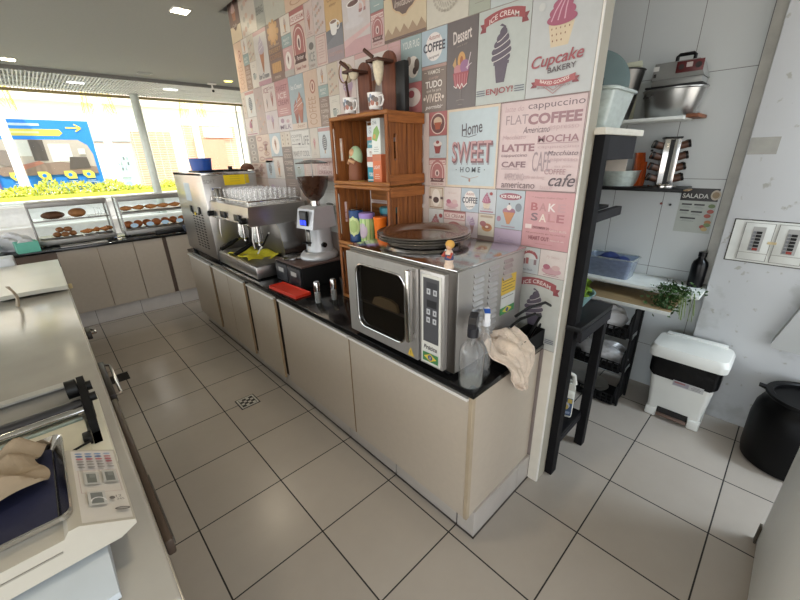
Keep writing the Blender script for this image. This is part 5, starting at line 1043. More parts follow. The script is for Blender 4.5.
a=MB(); a.box(-.094,-.125,.06,-.0905,.01,.12,M('dark_red_panel','5c2426',.4),.002); c=Cv(a,(-.094,.01,.06),(0,-1,0),(0,0,1),(-1,0,0)); c.rect(.05,.025,.08,.05,pm('c8b8b4')); c.oval(.11,.03,.016,.016,pm('1c1414')); c.oval(.025,.03,.014,.014,pm('1c1414')); a.build('control_panel',t)
a=MB(); c=Cv(a,(-.0905,.13,.04),(0,-1,0),(0,0,1),(-1,0,0)); c.rect(-.0,.045,.03,.07,pm('e4e4e0')); c.rect(.005,.01,.02,.03,pm('1a1a1a')); a.build('label',t)
a=MB(); a.tube([(0,-.055,.125),(0,-.055,.162),(0,-.045,.17),(0,.025,.17),(0,.035,.162),(0,.035,.125)],.010,black,10); a.build('handle',t)
# steel bucket and pale lid behind
t=thing('steel_bucket','tall dark steel bucket behind the grey lid in the kitchen','bucket',(2.885,-4.405,1.9955))
a=MB(); a.lathe([(0,0),(.075,0),(.082,.01),(.13,.29),(.136,.295),(.13,.30),(.124,.295),(.076,.012),(0,.012)],M('bucket_steel','6e6c69',.35,.9,.15,6),n=36); a.build('bucket',t)
a=MB(); a.box(0,-.17,0,.018,.17,.36,M('pale_yellow_board','d4d6bc',.5),.004); a.box(-.008,-.17,.34,-.0005,.17,.37,M('pale_yellow_rim','dfe0c8',.5),.003)
solo(a,'cutting_board','pale yellow plastic board standing at the back of the highest shelf','board',(3.03,-4.30,1.9955))
# spice rack
t=thing('spice_rack','steel spice rack full of dark lidded jars on the black shelf','rack',(2.945,-4.755,1.5685),rz=.35)
a=MB(); a.lathe([(0,0),(.085,0),(.085,.012),(0,.014)],steel2,n=28); a.box(-.055,-.045,.0145,.055,.045,.30,steel2,.003); a.box(-.06,-.05,.3003,.06,.05,.312,black,.003); a.box(-.0565,-.012,.02,-.0552,.012,.295,black); a.build('tower',t)
jl=M('jar_lid_steel','b8b4ae',.25,.8); jb=M('jar_spice','4a2e20',.4,0,.3,40)
for k in range(4):
    for sx,sy in ((-1,-1),(-1,1),(1,-1),(1,1)):
        zz=.052+k*.068
        j=MB(); p=Vector((sx*.028,sy*.046,zz)); q=Vector((sx*.034,sy*.086,zz+.012)); j.cyl(p,q,.022,jb,n=16); e=q+(q-p).normalized()*.014; j.cyl(q+(q-p).normalized()*.0003,e,.024,black,n=16); j.cyl(e,e+(q-p).normalized()*.002,.017,jl,n=16); j.build('spice_jar',t)
# mid shelf bits
a=MB(); a.lathe([(0,0),(.085,0),(.10,.10),(.103,.105),(.098,.105),(.082,.004),(0,.004)],plastic_frost,n=30,sy=1.3); solo(a,'food_box','clear food box with greens at the left of the black shelf','box',(2.94,-4.48,1.5685))
a=MB(); a.ell((0,0,.035),(.07,.09,.045),M('box_greens','5c7048',.8,0,.35,40),18,10,fn=lambda p:Vector((p.x*(1+.15*math.sin(9*p.y)),p.y,max(p.z,-.6)))); solo(a,'greens','chopped greens inside the clear food box','food',(2.94,-4.48,1.575))
a=MB(); a.grid(12,16,lambda u,v:(.03*math.sin(3*v)+.02*math.sin(7*u),-.05+.10*u*(1-.3*v)+.02*v,.22*v),GL('orange_bag','d8662e',.7,.2,.75),.002); a.grid(10,12,lambda u,v:(.045+.01*math.sin(5*v),-.045+.08*u,.16*v),GL('orange_bag'),.002); solo(a,'orange_bag','orange plastic packet standing beside the spice rack','bag',(2.93,-4.59,1.5695))
a=MB(); a.box(0,-.075,0,.003,.075,.11,M('note_paper','d8cfc4',.8)); solo(a,'paper_note','plain pale sheet hanging from the rack below the top board','paper',(2.06,-4.70,1.705))
# black bottle + parsley + blue bin + canister
a=MB(); a.lathe([(0,0),(.042,0),(.046,.008),(.046,.15),(.040,.175),(.022,.195),(.021,.21),(.024,.212),(.024,.24),(0,.243)],M('bottle_black','08080a',.3,spec=.3),n=32); solo(a,'black_bottle','black bottle standing at the right end of the low white shelf','bottle',(2.99,-5.065,.9155))
lf=M('parsley_green','2f4c1c',.7,0,.35,20); st=M('parsley_stem','6c8044',.7)
rnd=random.Random(5); mb=MB()
for k in range(520):
    u=rnd.random(); p=Vector((-.10*u+rnd.gauss(0,.025),rnd.gauss(.02,.05)+.06*u,.022-.13*u*u+rnd.gauss(0,.02)))
    if p.z<.004 and p.x>-.02: p.z=.008
    d=Vector((rnd.gauss(0,1),rnd.gauss(0,1),rnd.gauss(0,1))).normalized(); e=d.orthogonal().normalized(); s=rnd.uniform(.008,.018); n_=d.cross(e)
    mb.add([p,p+d*s+e*s*.55+n_*s*.15,p+d*s*1.9,p+d*s-e*s*.55+n_*s*.15],[(0,1,2,3)],lf)
for k in range(12):
    y=rnd.uniform(-.07,.02); mb.tube([(-.02,y,.012),(-.09,y-.02,-.03),(-.115,y-.035,-.10-.06*rnd.random())],.0018,st,5)
solo(mb,'parsley','bunch of green parsley hanging over the front of the low white shelf','herb',(2.79,-5.04,.9155))
t=thing('storage_bin','clear blue tinted plastic bin with dark blue cloth on the low shelf','bin',(2.90,-4.545,.9155))
a=MB(); o=rrect(-.10,-.165,.10,.165,.03,5); i_=rrect(-.085,-.145,.085,.145,.03,5); n=len(o)
a.add([(p[0],p[1],0) for p in i_]+[(p[0],p[1],.145) for p in o],[(k,(k+1)%n,n+(k+1)%n,n+k) for k in range(n)]+[tuple(range(n-1,-1,-1))],plastic_blue); a.tube([(p[0]*1.02,p[1]*1.02,.146) for p in o],.006,plastic_clear,8,True); a.build('bin',t)
nav=M('navy_cloth','1c2c5c',.9,0,.2,30,bump=.5)
a=MB(); a.ell((0,0,.075),(.083,.142,.085),nav,30,16,fn=lambda p:Vector((p.x*(1+.05*math.sin(8*p.y)),p.y*(1+.03*math.sin(9*p.x)),max(-.85,p.z*(1+.18*math.sin(7*p.y+3*p.x)))))); solo(a,'navy_cloth','dark blue cloth bundled inside the clear plastic bin','cloth',(2.90,-4.545,.9165))
a=MB(); a.lathe([(0,0),(.05,0),(.052,.17),(.056,.176),(.056,.19),(0,.195)],M('canister_grey','6c6c6a',.35,.5),n=26); solo(a,'canister','grey metal canister left of the blue tinted bin','canister',(2.93,-4.30,.9155))
# menu poster on tiles
a=MB(); W_,H_=.205,.295; a.box(KX-.0022,-4.85-W_,1.262,KX-.0006,-4.85,1.262+H_,pm('b9c4bc')); c=Cv(a,(KX-.0022,-4.85,1.262),(0,-1,0),(0,0,1),(-1,0,0))
c.rect(0,H_*.72,W_,H_,pm('16171a')); c.text('SALADA',W_*.4,H_*.83,W_*.7,H_*.1,pm('e6e8e2'),.01); c.oval(W_*.92,H_*.86,W_*.13,H_*.11,pm('c8b89a')); c.oval(W_*.92,H_*.86,W_*.09,H_*.07,pm('9a7a4c'))
for zz,xx,ww in ((.62,.08,.28),(.62,.42,.28),(.48,.06,.26),(.46,.38,.3),(.31,.12,.42)): c.rect(W_*xx,H_*zz,W_*(xx+ww),H_*(zz+.035),pm('23262a')); T_lines(c,W_*(xx+ww/2),H_*(zz-.03),W_*ww,2,H_*.022,'7c8a84',.002)
for zz,cc in ((.62,'5a7a3a'),(.5,'b03a2c'),(.4,'b8402c'),(.26,'c87a3a'),(.15,'b04030'),(.1,'d0b068'),(.2,'6a8a44')): c.oval(W_*(.84+.05*((zz*100)%3-1)),H_*zz,W_*.09,H_*.045,pm(cc))
solo(a,'salad_menu','printed SALADA menu sheet stuck on the white kitchen tiles','poster',recalc=False,smooth=False)
for (y,z,cc) in ((-4.80,1.44,'2a2a2a'),(-4.745,1.445,'7a3a34'),(-4.62,1.80,'2a2a2a')):
    a=MB(); a.cyl((KX-.008,y,z),(KX-.0004,y,z),.008,M('wall_plug_'+cc,cc,.5),n=12); solo(a,'wall_plug',{-4.80:'small black wall plug beside the SALADA sheet',-4.745:'small dull red wall plug left of the black one under the shelf',-4.62:'small black wall plug above the black shelf'}[y],'wall plug',(0,0,0))
# breaker panels
PX=2.955
pw=M('panel_white','cfd0ca',.4); ln=M('panel_gap','4a4640',.8)
t=thing('breaker_panel','white double electrical breaker panel set in the plaster wall','electrical panel',(PX,-5.19,1.14))
a=MB(); a.box(-.004,-.345,-.006,-.0004,.012,.256,ln); a.box(-.006,-.34,.0,-.0041,.006,.25,pw,.0008,1); a.build('frame',t)
for k,y1 in enumerate((-.045,-.195)):
    a=MB(); a.box(-.012,y1-.135,.012,-.0062,y1,.240,pw,.002); d=a.build('cover',t)
    a=MB(); c=Cv(a,(-.012,y1,.012),(0,-1,0),(0,0,1),(-1,0,0)); c.frame(.0,.0,.135,.228,.0025,pm('6a665e')); c.rect(.002,.045,.133,.048,pm('8a867c')); c.rect(.040,.058,.098,.205,pm('9a9a96')); a.build('cover_lines',d,smooth=False,recalc=False)
    a=MB()
    for q in range(6):
        a.box(-.018,y1-.085,.075+q*.02,-.0126,y1-.060,.09+q*.02,black if q else M('breaker_mark','8a2a20' if k==0 else 'c8a41c',.4),.001,1); a.box(-.0165,y1-.058,.075+q*.02,-.0126,y1-.045,.09+q*.02,M('breaker_grey','6a6c70',.4))
    a.build('breakers',d)
a=MB(); a.box(-.0135,-.205,.12,-.0124,-.165,.135,M('tape_yellowed','c8b48a',.6)); a.build('tape',t)
# tall rack
bw=M('rack_black_wood','0c0b0e',.6,0,.25,18,spec=.2); bw2=M('rack_grey_wood','1c1b1f',.6,0,.2,18,spec=.25)
t=thing('kitchen_rack','tall dark wooden rack and table just behind the poster wall end','rack',(1.645,-4.775,0))
for yy,h in ((0,1.868),(.42,1.868)):
    a=MB(); a.box(-.012,yy-.026,.0,.052,yy+.026,h,bw,.002,1); a.build('tall_leg',t)
for yy in (-.03,.38):
    a=MB(); a.box(.355,yy-.025,0,.405,yy+.025,.955,bw,.002,1); a.build('short_leg',t)
a=MB(); a.box(-.02,-.06,.956,.43,.45,.985,M('table_top_black','0c0c0e',.4,spec=.25),.003); a.build('table_top',t)
a=MB(); a.box(-.0,-.062,.895,.42,-.040,.9555,bw2,.002,1); a.build('front_rail',t)
a=MB(); a.box(.053,-.02,.24,.354,.40,.262,bw,.002,1); a.build('low_shelf',t)
a=MB(); a.box(.0525,-.022,.20,.3545,-.004,.2395,bw2,.002,1); a.build('low_rail',t)
a=MB(); a.box(-.03,-.03,1.869,.49,.46,1.897,M('rack_top_cream','d4cec0',.5),.003); a.build('top_board',t)
a=MB(); a.box(.0525,-.02,1.765,.43,.012,1.8685,bw2,.003,1); a.build('top_apron',t)
a=MB(); a.box(.0525,-.02,1.49,.40,.012,1.535,bw2,.003,1); a.box(.0525,.40,1.49,.40,.43,1.535,bw2,.003,1); a.box(.0525,.0125,1.535,.30,.3995,1.55,bw,.002,1); a.build('bracket_shelf',t)
RT=1.8975
a=MB(); o=rrect(-.165,-.20,.165,.20,.05,6); i_=rrect(-.135,-.165,.135,.165,.05,6); n=len(o)
a.add([(p[0],p[1],0) for p in i_]+[(p[0],p[1],.17) for p in o],[(k,(k+1)%n,n+(k+1)%n,n+k) for k in range(n)]+[tuple(range(n-1,-1,-1))],plastic_frost); a.tube([(p[0]*1.02,p[1]*1.02,.168) for p in o],.008,plastic_frost,8,True)
solo(a,'plastic_tub','large frosted white plastic tub on top of the dark rack','tub',(1.95,-4.55,RT))
a=MB(); gt=M('lid_grey_teal','6d7f80',.45)
a.lathe([(0,0),(.165,0),(.175,.008),(.175,.016),(.15,.02),(0,.022)],gt,n=44,sx=1.0,sy=1.0)
a.box(-.03,-.055,.0222,.03,-.03,.030,M('lid_slot_dark','3c4a4c',.5),.003); a.box(-.03,.03,.0222,.03,.055,.030,M('lid_slot_dark'),.003)
o=solo(a,'tub_lid','grey green round lid leaning upright in the frosted tub','lid',(2.12,-4.52,RT+.225)); o.rotation_euler=(math.radians(4),math.radians(-76),math.radians(20))
# white jug-like thing on bracket shelf
a=MB(); a.lathe([(0,0),(.05,0),(.055,.01),(.055,.12),(.03,.16),(.02,.17),(.02,.19),(0,.19)],M('white_bottle','c8c8c6',.4),n=26); solo(a,'white_bottle','white bottle standing on the bracket shelf of the dark rack','bottle',(1.80,-4.56,1.5505))
# table: teal bowl of lettuce
TT=.9855; SBX,SBY=1.90,-4.665
t=thing('salad_bowl','pale teal bowl of lettuce on the dark table of the rack','bowl',(SBX,SBY,TT))
a=MB(); a.lathe([(0,0),(.06,0),(.07,.01),(.115,.085),(.119,.088),(.112,.088),(.066,.014),(0,.01)],M('bowl_teal','9cc4c8',.35),n=36); a.build('bowl',t)
mb=MB(); lt=M('lettuce','86a83c',.6,0,.3,14); lt2=M('lettuce_yellow','b4b848',.6,0,.3,14)
for k in range(26):
    q=rnd.uniform(0,2*PI); r=rnd.uniform(0,.075); c_=Vector((r*math.cos(q),r*math.sin(q),.06+rnd.uniform(0,.055))); tl=rnd.uniform(-.6,.6); s=rnd.uniform(.035,.065)
    R=Matrix.Translation(c_)@Matrix.Rotation(q,4,'Z')@Matrix.Rotation(tl,4,'Y')
    mb.grid(6,6,lambda u,v:((u-.5)*2*s*(1-.4*(2*v-1)**2),(v-.5)*2*s*.8,.014*math.sin(9*u)*math.cos(8*v)+.5*s*(u-.3)**2),(lt,lt,lt2)[k%3],0,R)
solo(mb,'lettuce','torn green lettuce leaves heaped in the pale teal bowl','lettuce',(SBX,SBY,TT),kind='stuff')
# jug and oil bottle on low shelf
LS=.2625
t=thing('bleach_jug','white plastic jug with a blue label on the low shelf of the dark rack','jug',(1.895,-4.715,LS),rz=-1.25)
a=MB(); a.box(-.055,-.04,0,.055,.04,.19,M('jug_white','d2d0c6',.4),.015,3); a.prism([(-.055,.19),(.055,.19),(.045,.235),(-.03,.245),(-.05,.22)],M('jug_white'),lambda p:(p[0],-.025,p[1]),lambda p:(p[0],.025,p[1])); a.build('jug_body',t)
a=MB(); a.tube([(-.03,0,.235),(-.035,0,.285),(-.01,0,.305),(.035,0,.285),(.048,0,.225)],.012,M('jug_white'),10); a.build('handle',t)
a=MB(); a.cyl((-.035,0,.26),(-.05,0,.30),.017,M('jug_white'),n=16); a.build('cap',t)
a=MB(); c=Cv(a,(-.048,-.0402,.02),(1,0,0),(0,0,1),(0,-1,0)); c.rect(0,0,.098,.125,pm('28487c')); c.oval(.05,.07,.035,.03,pm('c4c8d8')); c.oval(.06,.06,.02,.02,pm('d8b84c')); c.rect(.008,.012,.09,.03,pm('8aa0c8')); c.rect(.07,.09,.095,.12,pm('d8b83c')); a.build('label',t,smooth=False,recalc=False)
t=thing('oil_bottle','clear bottle with yellow oil before the white jug','bottle',(1.765,-4.735,LS))
a=MB(); a.lathe([(0,0),(.032,0),(.034,.008),(.034,.14),(.016,.19),(.013,.20),(.013,.225),(0,.225)],GL('oil_bottle_plastic','d4d4c4',.75,.06,.15),n=24); a.build('bottle',t)
a=MB(); a.lathe([(0,.004),(.031,.004),(.031,.10),(0,.10)],GL('cooking_oil','c8b84c',.8,.05,.45),n=24); a.build('oil',t)
# plastic crate trolley
t=thing('crate_trolley','black plastic basket trolley with three sloping tiers','trolley',(2.70,-4.60,0))
for yy in (-.235,.2):
    a=MB()
    for z0 in (.015,.29,.565): a.prism([(-.135,z0+.10),(-.10,z0),(.135,z0),(.135,z0+.22),(.10,z0+.22),(-.10,z0+.16)],blackm,lambda p,yy=yy:(p[0],yy,p[1]),lambda p,yy=yy:(p[0],yy+.012,p[1]))
    a.box(-.10,yy-.013,0,-.075,yy-.0003,.79,blackm); a.box(.09,yy-.013,0,.115,yy-.0003,.79,blackm); a.build('side_frame',t)
for z0 in (.015,.29,.565):
    a=MB(); a.box(-.13,-.2225,z0,.133,.1995,z0+.008,blackm)
    for k in range(11): a.box(-.134,-.222+k*.040,z0+.0082,-.128,-.210+k*.040,z0+.085,blackm)
    for k in range(3): a.box(-.1355,-.222,z0+.022+k*.028,-.1343,.1995,z0+.030+k*.028,blackm)
    a.build('basket',t)
solo(blob(.10,.17,.085,bagm,21,.3),'plastic_bag','clear plastic bag heaped in the middle basket of the trolley','bag',(2.70,-4.64,.2985))
solo(blob(.10,.16,.10,M('white_bag_plastic'),33,.28),'plastic_bag','white plastic bag with blue print in the top basket of the trolley','bag',(2.70,-4.62,.5735))
a=MB(); a.lathe([(0,0),(.10,0),(.16,.03),(.165,.036),(.158,.036),(.10,.006),(0,.006)],M('plate_grey','9c9a94',.4),n=36,sx=.72); solo(a,'serving_dish','pale oval dish lying in the bottom basket of the trolley','dish',(2.71,-4.58,.024))
a=MB(); a.lathe([(0,0),(.09,0),(.13,.02),(.135,.026),(.128,.026),(.09,.006),(0,.006)],M('plate_grey'),n=36,sx=.75); solo(a,'serving_dish','smaller pale dish stacked on the oval dish in the trolley','dish',(2.71,-4.60,.061))
# pedal bin
t=thing('pedal_bin','white pedal bin with a black liner before the plaster wall','bin',(2.795,-5.17,0),rz=.0)
bwht=M('bin_white','d6d6d0',.4,0,.05,6); 
def rr(hx,hy,r,z,cx=0): return [(p[0]+cx,p[1],z) for p in rrect(-hx,-hy,hx,hy,r,5)]
a=MB(); L1=rr(.105,.155,.03,.05); L2=rr(.128,.190,.035,.475); n=len(L1)
a.add(L1+L2,[(k,(k+1)%n,n+(k+1)%n,n+k) for k in range(n)]+[tuple(range(n-1,-1,-1)),tuple(range(n,2*n))],bwht)
for sy in (-1,1): a.box(-.122,sy*.125-.034,0,.09,sy*.125+.034,.07,bwht,.010)
a.build('body',t)
a=MB(); a.box(-.135,-.088,.025,-.10,.088,.04,M('pedal_brown','6a5448',.6),.004); a.box(-.1115,-.09,.041,-.108,.09,.085,dark); a.build('pedal',t)
a=MB(); L1=rr(.131,.194,.036,.40); L2=rr(.133,.196,.036,.482); 
import itertools
L1=[(p[0],p[1],p[2]-.03-.06*(1-((p[1])/.19)**2)-.025*(.5+.5*math.sin(23*p[1]+9*p[0]))) for p in L1]
a.add(L1+L2,[(k,(k+1)%n,n+(k+1)%n,n+k) for k in range(n)],M('liner_black','070708',.3,0,.2,20,bump=.6,bscale=20,spec=.25)); a.build('bin_liner',t)
a=MB(); P0=[rr(.148,.214,.045,.478),rr(.152,.218,.045,.522),rr(.138,.204,.055,.556),rr(.07,.14,.05,.574)]
vs=sum(P0,[]); fs=[(j*n+k,j*n+(k+1)%n,(j+1)*n+(k+1)%n,(j+1)*n+k) for j in range(3) for k in range(n)]+[tuple(range(n-1,-1,-1)),tuple(range(3*n,4*n))]
a.add(vs,fs,bwht); a.box(.075,-.17,.560,.125,.17,.580,bwht,.008); a.build('lid',t)
a=MB(); c=Cv(a,(-.1245,.02,.30),(0,-1,0),(.05,0,1),(-1,0,0),.012); c.rect(-.02,0,.15,.04,pm('b4b4b4')); c.rect(-.015,.005,.07,.035,pm('8c8894')); c.rect(-.01,.022,.05,.032,pm('9a4a4c')); T_lines(c,.11,.028,.06,3,.009,'5a5a5c',.003); a.build('sticker',t,smooth=False,recalc=False)
# cool lamp added out of view to light the kitchen floor
t=thing('added_cool_light','unseen white batten added to throw cool light into the kitchen','ceiling light',(2.55,-7.0,3.05))
a=MB(); a.box(-.06,-.6,-.05,.06,.6,-.0005,white,.004); a.build('batten',t)
a=MB(); a.cyl((0,-.58,-.068),(0,.58,-.068),.016,M('added_cool_glow','eef6ff',.4,emit=8)); a.build('tube',t)
al=bpy.data.lights.new('added_cool_glow','AREA'); al.shape='RECTANGLE'; al.size=.10; al.size_y=1.15; al.energy=KIT; al.color=(.70,.86,1.0)
ao=bpy.data.objects.new('added_cool_glow',al); COL.objects.link(ao); ao.location=(2.55,-7.0,2.955)
# black barrel
t=thing('black_barrel','large black plastic barrel beside the white pedal bin','barrel',(2.715,-5.745,0))
a=MB(); bm_=M('barrel_black','050506',.42,0,.2,8,spec=.18)
a.lathe([(0,0),(.185,0),(.20,.012),(.208,.06),(.213,.28),(.205,.36),(.185,.405),(.165,.425),(.163,.44)],bm_,n=48); a.lathe([(0,.05),(.15,.05)],bm_,n=48); a.build('body',t)
a=MB(); a.lathe([(.163,.4405),(.182,.446),(.187,.458),(.182,.468),(.155,.468),(.148,.462),(.148,.445),(.0,.44)],bm_,n=48); a.prism([(.175,.45),(.215,.462),(.215,.47),(.178,.468)],bm_,lambda p:(-.02,p[0],p[1]),lambda p:(.02,p[0],p[1])); a.build('rim',t)
# ------------------------------------------------------------ floor drains
t=thing('floor_drain','square white and dark floor drain in the tiled aisle','drain',(.638,-2.765,0))
a=MB(); a.box(-.075,-.075,-.0,.075,.075,.0015,M('drain_dark','2e2a28',.6)); a.build('pan',t)
a=MB()
for q in ((-.066,-.066,.066,-.056),(-.066,.056,.066,.066),(-.066,-.056,-.056,.056),(.056,-.056,.066,.056)): a.box(q[0],q[1],.0016,q[2],q[3],.004,M('drain_white','b8b4ac',.5))
for k in range(4):
    for j in range(4):
        if (k+j)%2: a.box(-.05+k*.026,-.05+j*.026,.0016,-.028+k*.026,-.028+j*.026,.004,M('drain_white'))
a.build('grate',t)
a=MB(); a.box(-.08,-.08,0,.08,.08,.0015,M('drain_hole','100e0e',.8)); a.box(-.085,.08,0,.085,.086,.003,steeld); solo(a,'open_drain','square black open drain hole beside the chest counter','drain',(-.05,-1.58,0.0002))
# ------------------------------------------------------------ chest counter on the left
LX=-.16
ctop=M('counter_top_cream','aeaaa2',.16,0,.08,4,bump=.05,bscale=6)
ss=M('counter_side_steel','8c8a84',.35,.7,.08,5)
t=thing('chest_counter','long cream topped chest counter along the left side of the aisle','counter',(-.56,-2.58,0))
hx=.40; y0,y1=-2.12,2.13
a=MB(); a.box(-hx+.01,y0+.01,.08,hx-.012,y1-.01,.862,ss,.004); a.box(-hx+.05,y0+.05,.0,hx-.06,y1-.05,.0795,blackm); a.build('cabinet_body',t)
a=MB(); a.box(-hx,y0,.8625,hx,y1,.90,ctop,.008,3); a.build('top_slab',t)
a=MB(); a.box(hx-.0115,y0+.02,.80,hx+.004,y1-.02,.856,M('edge_rail','b4b0a6',.3,.7),.003); a.build('edge_rail',t)
hb=M('hinge_dark','2c2623',.45,.3); 
for ya,yb in ((-.02,.10),(-.93,-.52)):
    a=MB(); a.box(hx+.0045,ya,.79,hx+.030,yb,.835,hb,.005); a.tube([(hx+.028,ya+.02,.82),(hx+.05,ya+.03,.815),(hx+.05,yb-.03,.815),(hx+.028,yb-.02,.82)],.007,steel2,8); a.build('latch_handle',t)
a=MB(); a.box(hx+.0045,-1.88,.775,hx+.026,-.96,.83,M('pull_brown','4a3c32',.45,.2),.006); a.box(hx+.0265,-1.86,.79,hx+.03,-1.55,.815,steeld); a.build('pull_rail',t)
a=MB(); a.box(hx+.0045,1.22,.83,hx+.03,1.27,.865,M('yellowed_plastic','d0bc8c',.5),.005); a.build('hinge_block',t)
# lid / board lying on far end
a=MB(); m=M('lid_cream','d2cfc2',.28,0,.05,4)
def lidf(u,v): return (-.205+.41*u,-.60+1.20*v,.036+.012*(1-v)**3*(.4+.6*math.sin(3.1*u+.2)))
a.grid(16,20,lidf,m,.030); solo(a,'cutting_board','thick warped cream board lying on the far end of the chest counter','board',(-.365,-1.10,.9015))
a=MB(); a.box(-.06,-.09,0,.06,.09,.10,M('white_box','dcdfe2',.4),.006); a.box(-.05,-.08,.1001,.05,.08,.103,M('white_box_lid','c8d4da',.4)); solo(a,'white_box','small white plastic box at the far end of the chest counter','box',(-.525,-.36,.9015))
a=MB(); a.grid(8,14,lambda u,v:(.012*math.sin(4*v)+.01*math.sin(5*u),-.045+.09*u*math.sin(PI*(.12+.8*v)),.15*v),M('tan_paper','b9a894',.7,0,.12),.003); solo(a,'paper_bag','pointed tan paper sheet standing at the left edge of the chest counter','paper',(-.445,-1.86,.9015))
a=MB(); a.box(-.004,-1.3,.0,.004,.30,.55,GL('acrylic_sheet','f0f4f2',.9,.03,.05)); a.box(-.012,-1.3,.0,-.0045,.30,.02,steel) ; solo(a,'sneeze_guard','clear acrylic guard standing along the back of the chest counter','screen',(-.60,-2.1,.9003))
# film wrapping machine
t=thing('film_wrapper','cream film wrapping machine with steel rollers and a black end bracket','wrapping machine',(-.435,-3.875,.9003))
fc=M('wrapper_cream','dad8c8',.4,0,.04)
x0,x1=-.25,.245
a=MB(); a.box(x0,-.26,.012,x1,.0,.055,fc,.008,3); a.box(x0,.0,.012,x1,.24,.03,fc,.006)
for px in (x0+.03,x1-.03):
    for py in (-.23,.21): a.cyl((px,py,0),(px,py,.0125),.015,black,n=14)
a.build('base',t)
a=MB(); a.prism([(-.26,.0555),(-.10,.0555),(-.02,.07),(-.02,.075),(-.24,.062)],M('hot_plate_cream','c9c3ae',.35),lambda p:(x0+.01,p[0],p[1]),lambda p:(x1-.05,p[0],p[1])); a.build('sealing_plate',t)
a=MB(); a.box(x0+.01,-.015,.06,x1-.055,-.001,.078,M('slotted_strip','a4b4ae',.4,.2)); a.build('cutting_strip',t)
for yy,r in ((.028,.016),(.075,.022)):
    a=MB(); a.cyl((x0,yy,.085),(x1-.045,yy,.085),r,M('roller_dark','4a4a4e',.3,.7) if r>.02 else steel2,n=20); a.build('roller',t)
a=MB(); a.prism([(.115,.031),(.235,.031),(.235,.105),(.225,.112),(.13,.075)],M('back_guard_grey','8e8c88',.4,.5),lambda p:(x0,p[0],p[1]),lambda p:(x1-.04,p[0],p[1])); a.box(x0,.20,.1125,x1-.038,.238,.12,M('guard_lip','b4b2ac',.4,.5)); a.build('film_cradle',t)
a=MB(); 
a.prism([(-.17,.056),(-.10,.056),(-.09,.10),(.05,.125),(.10,.14),(.20,.14),(.215,.12),(.20,.031),(.05,.031),(.0,.056)],blackm,lambda p:(x1-.042,p[0],p[1]),lambda p:(x1-.02,p[0],p[1]))
a.cyl((x1-.075,.12,.135),(x1-.043,.12,.135),.034,black,n=20); a.cyl((x1-.0195,.06,.11),(x1-.0,.06,.11),.016,black,n=16); a.cyl((x1-.0195,.15,.115),(x1-.004,.15,.115),.018,black,n=16); a.cyl((x1-.06,-.02,.11),(x1-.043,-.02,.11),.014,steel2,n=16); a.box(x1-.065,-.165,.056,x1-.0425,-.12,.085,black,.004); a.build('end_bracket',t)
a=MB(); a.tube([(x1-.05,-.165,.07),(x1-.09,-.20,.082),(x1-.14,-.215,.07),(x1-.19,-.24,.066)],.004,black,8); a.build('lead',t)
# lower white device
t=thing('label_printer','low white sloping device under the scale at the near end of the counter','device',(-.46,-4.45,.9003))
lw=M('device_white','b6bdc2',.4,0,.03)
a=MB(); a.prism([(-.165,.012),(.15,.012),(.15,.062),(-.075,.062),(-.165,.030)],lw,lambda p:(-.25,p[0],p[1]),lambda p:(.205,p[0],p[1])); a.build('shell',t)
a=MB(); a.box(-.245,-.158,0,.2,.145,.0118,black,.002); a.build('rubber_base',t)
# scale
t=thing('price_scale','cream electronic price scale with a keypad at the near end of the counter','scale',(-.46,-4.33,.9628))
sc_=M('scale_cream','b4aea1',.4,0,.03)
a=MB(); 
pr=[(-.25,.012),(.235,.012),(.270,.030),(.270,.042),(.178,.100),(.160,.100),(.150,.085),(-.25,.085)]
a.prism(pr,sc_,lambda p:(p[0],-.185,p[1]),lambda p:(p[0],.135,p[1])); 
for px in (-.2,.2):
    for py in (-.15,.1): a.cyl((px,py,0),(px,py,.0125),.015,black,n=14)
a.box(-.25,-.1875,.055,.14,-.1853,.059,M('scale_groove','8a857a',.5))
a.build('housing',t)
# keypad on the sloping face
e0=Vector((.178,-.185,.1)); n_=Vector((.058,0,.092)).normalized(); r_=Vector((.092,0,-.058)).normalized()
a=MB(); c=Cv(a,e0,r_,(0,1,0),n_)
W_=.1087; c.rect(.006,.008,W_-.004,.312,pm('d9d3c9')); c.rect(.010,.215,W_-.012,.308,pm('d6d2d2'))
cols=['5c86c0','8a8ea0','a86070','9aa0a8']
for r in range(6):
    for k in range(4):
        cc=(('6a94c8','6a94c8','6a94c8','8aa4c4'),('3c64a0','4a78b4','34589c','c07078'),('c05868','c05868','c86470','c05868'),('9a9690','9a9690','a09a94','c05868'),('8e8a86','98948e','98948e','b4aeaa'),('98948e','8e8a86','a09a94','98948e'))[r][k]
        c.oval(.022+k*.0215,.297-r*.0145,.0085,.0045,pm(cc),12)
c.frame(.012,.11,W_-.012,.207,.001,pm('b48a84'))
for xx,yy in ((.028,.15),(.068,.155)): c.rect(xx-.006,yy-.006,xx+.026,yy+.048,pm('b9b9b4')); c.rect(xx,yy,xx+.020,yy+.040,pm('5c6460')); c.rect(xx+.006,yy+.022,xx+.018,yy+.038,pm('747c76'))
c.rect(.022,.058,.058,.112,pm('c4c4bf')); c.rect(.028,.064,.052,.106,pm('646c68')); c.arc(.042,.072,.016,.016,.003,pm('e4e4e4'),0,PI)
c.oval(.070,.08,.006,.006,pm('5c5854')); c.text('12',.084,.085,.012,.009,pm('6a665e')); c.text('345',.086,.072,.016,.008,pm('6a665e')); c.oval(.085,.035,.016,.006,pm('4c4a46')); c.oval(.085,.035,.012,.003,pm('9a968e')); 
a.build('keypad',t,smooth=False,recalc=False)
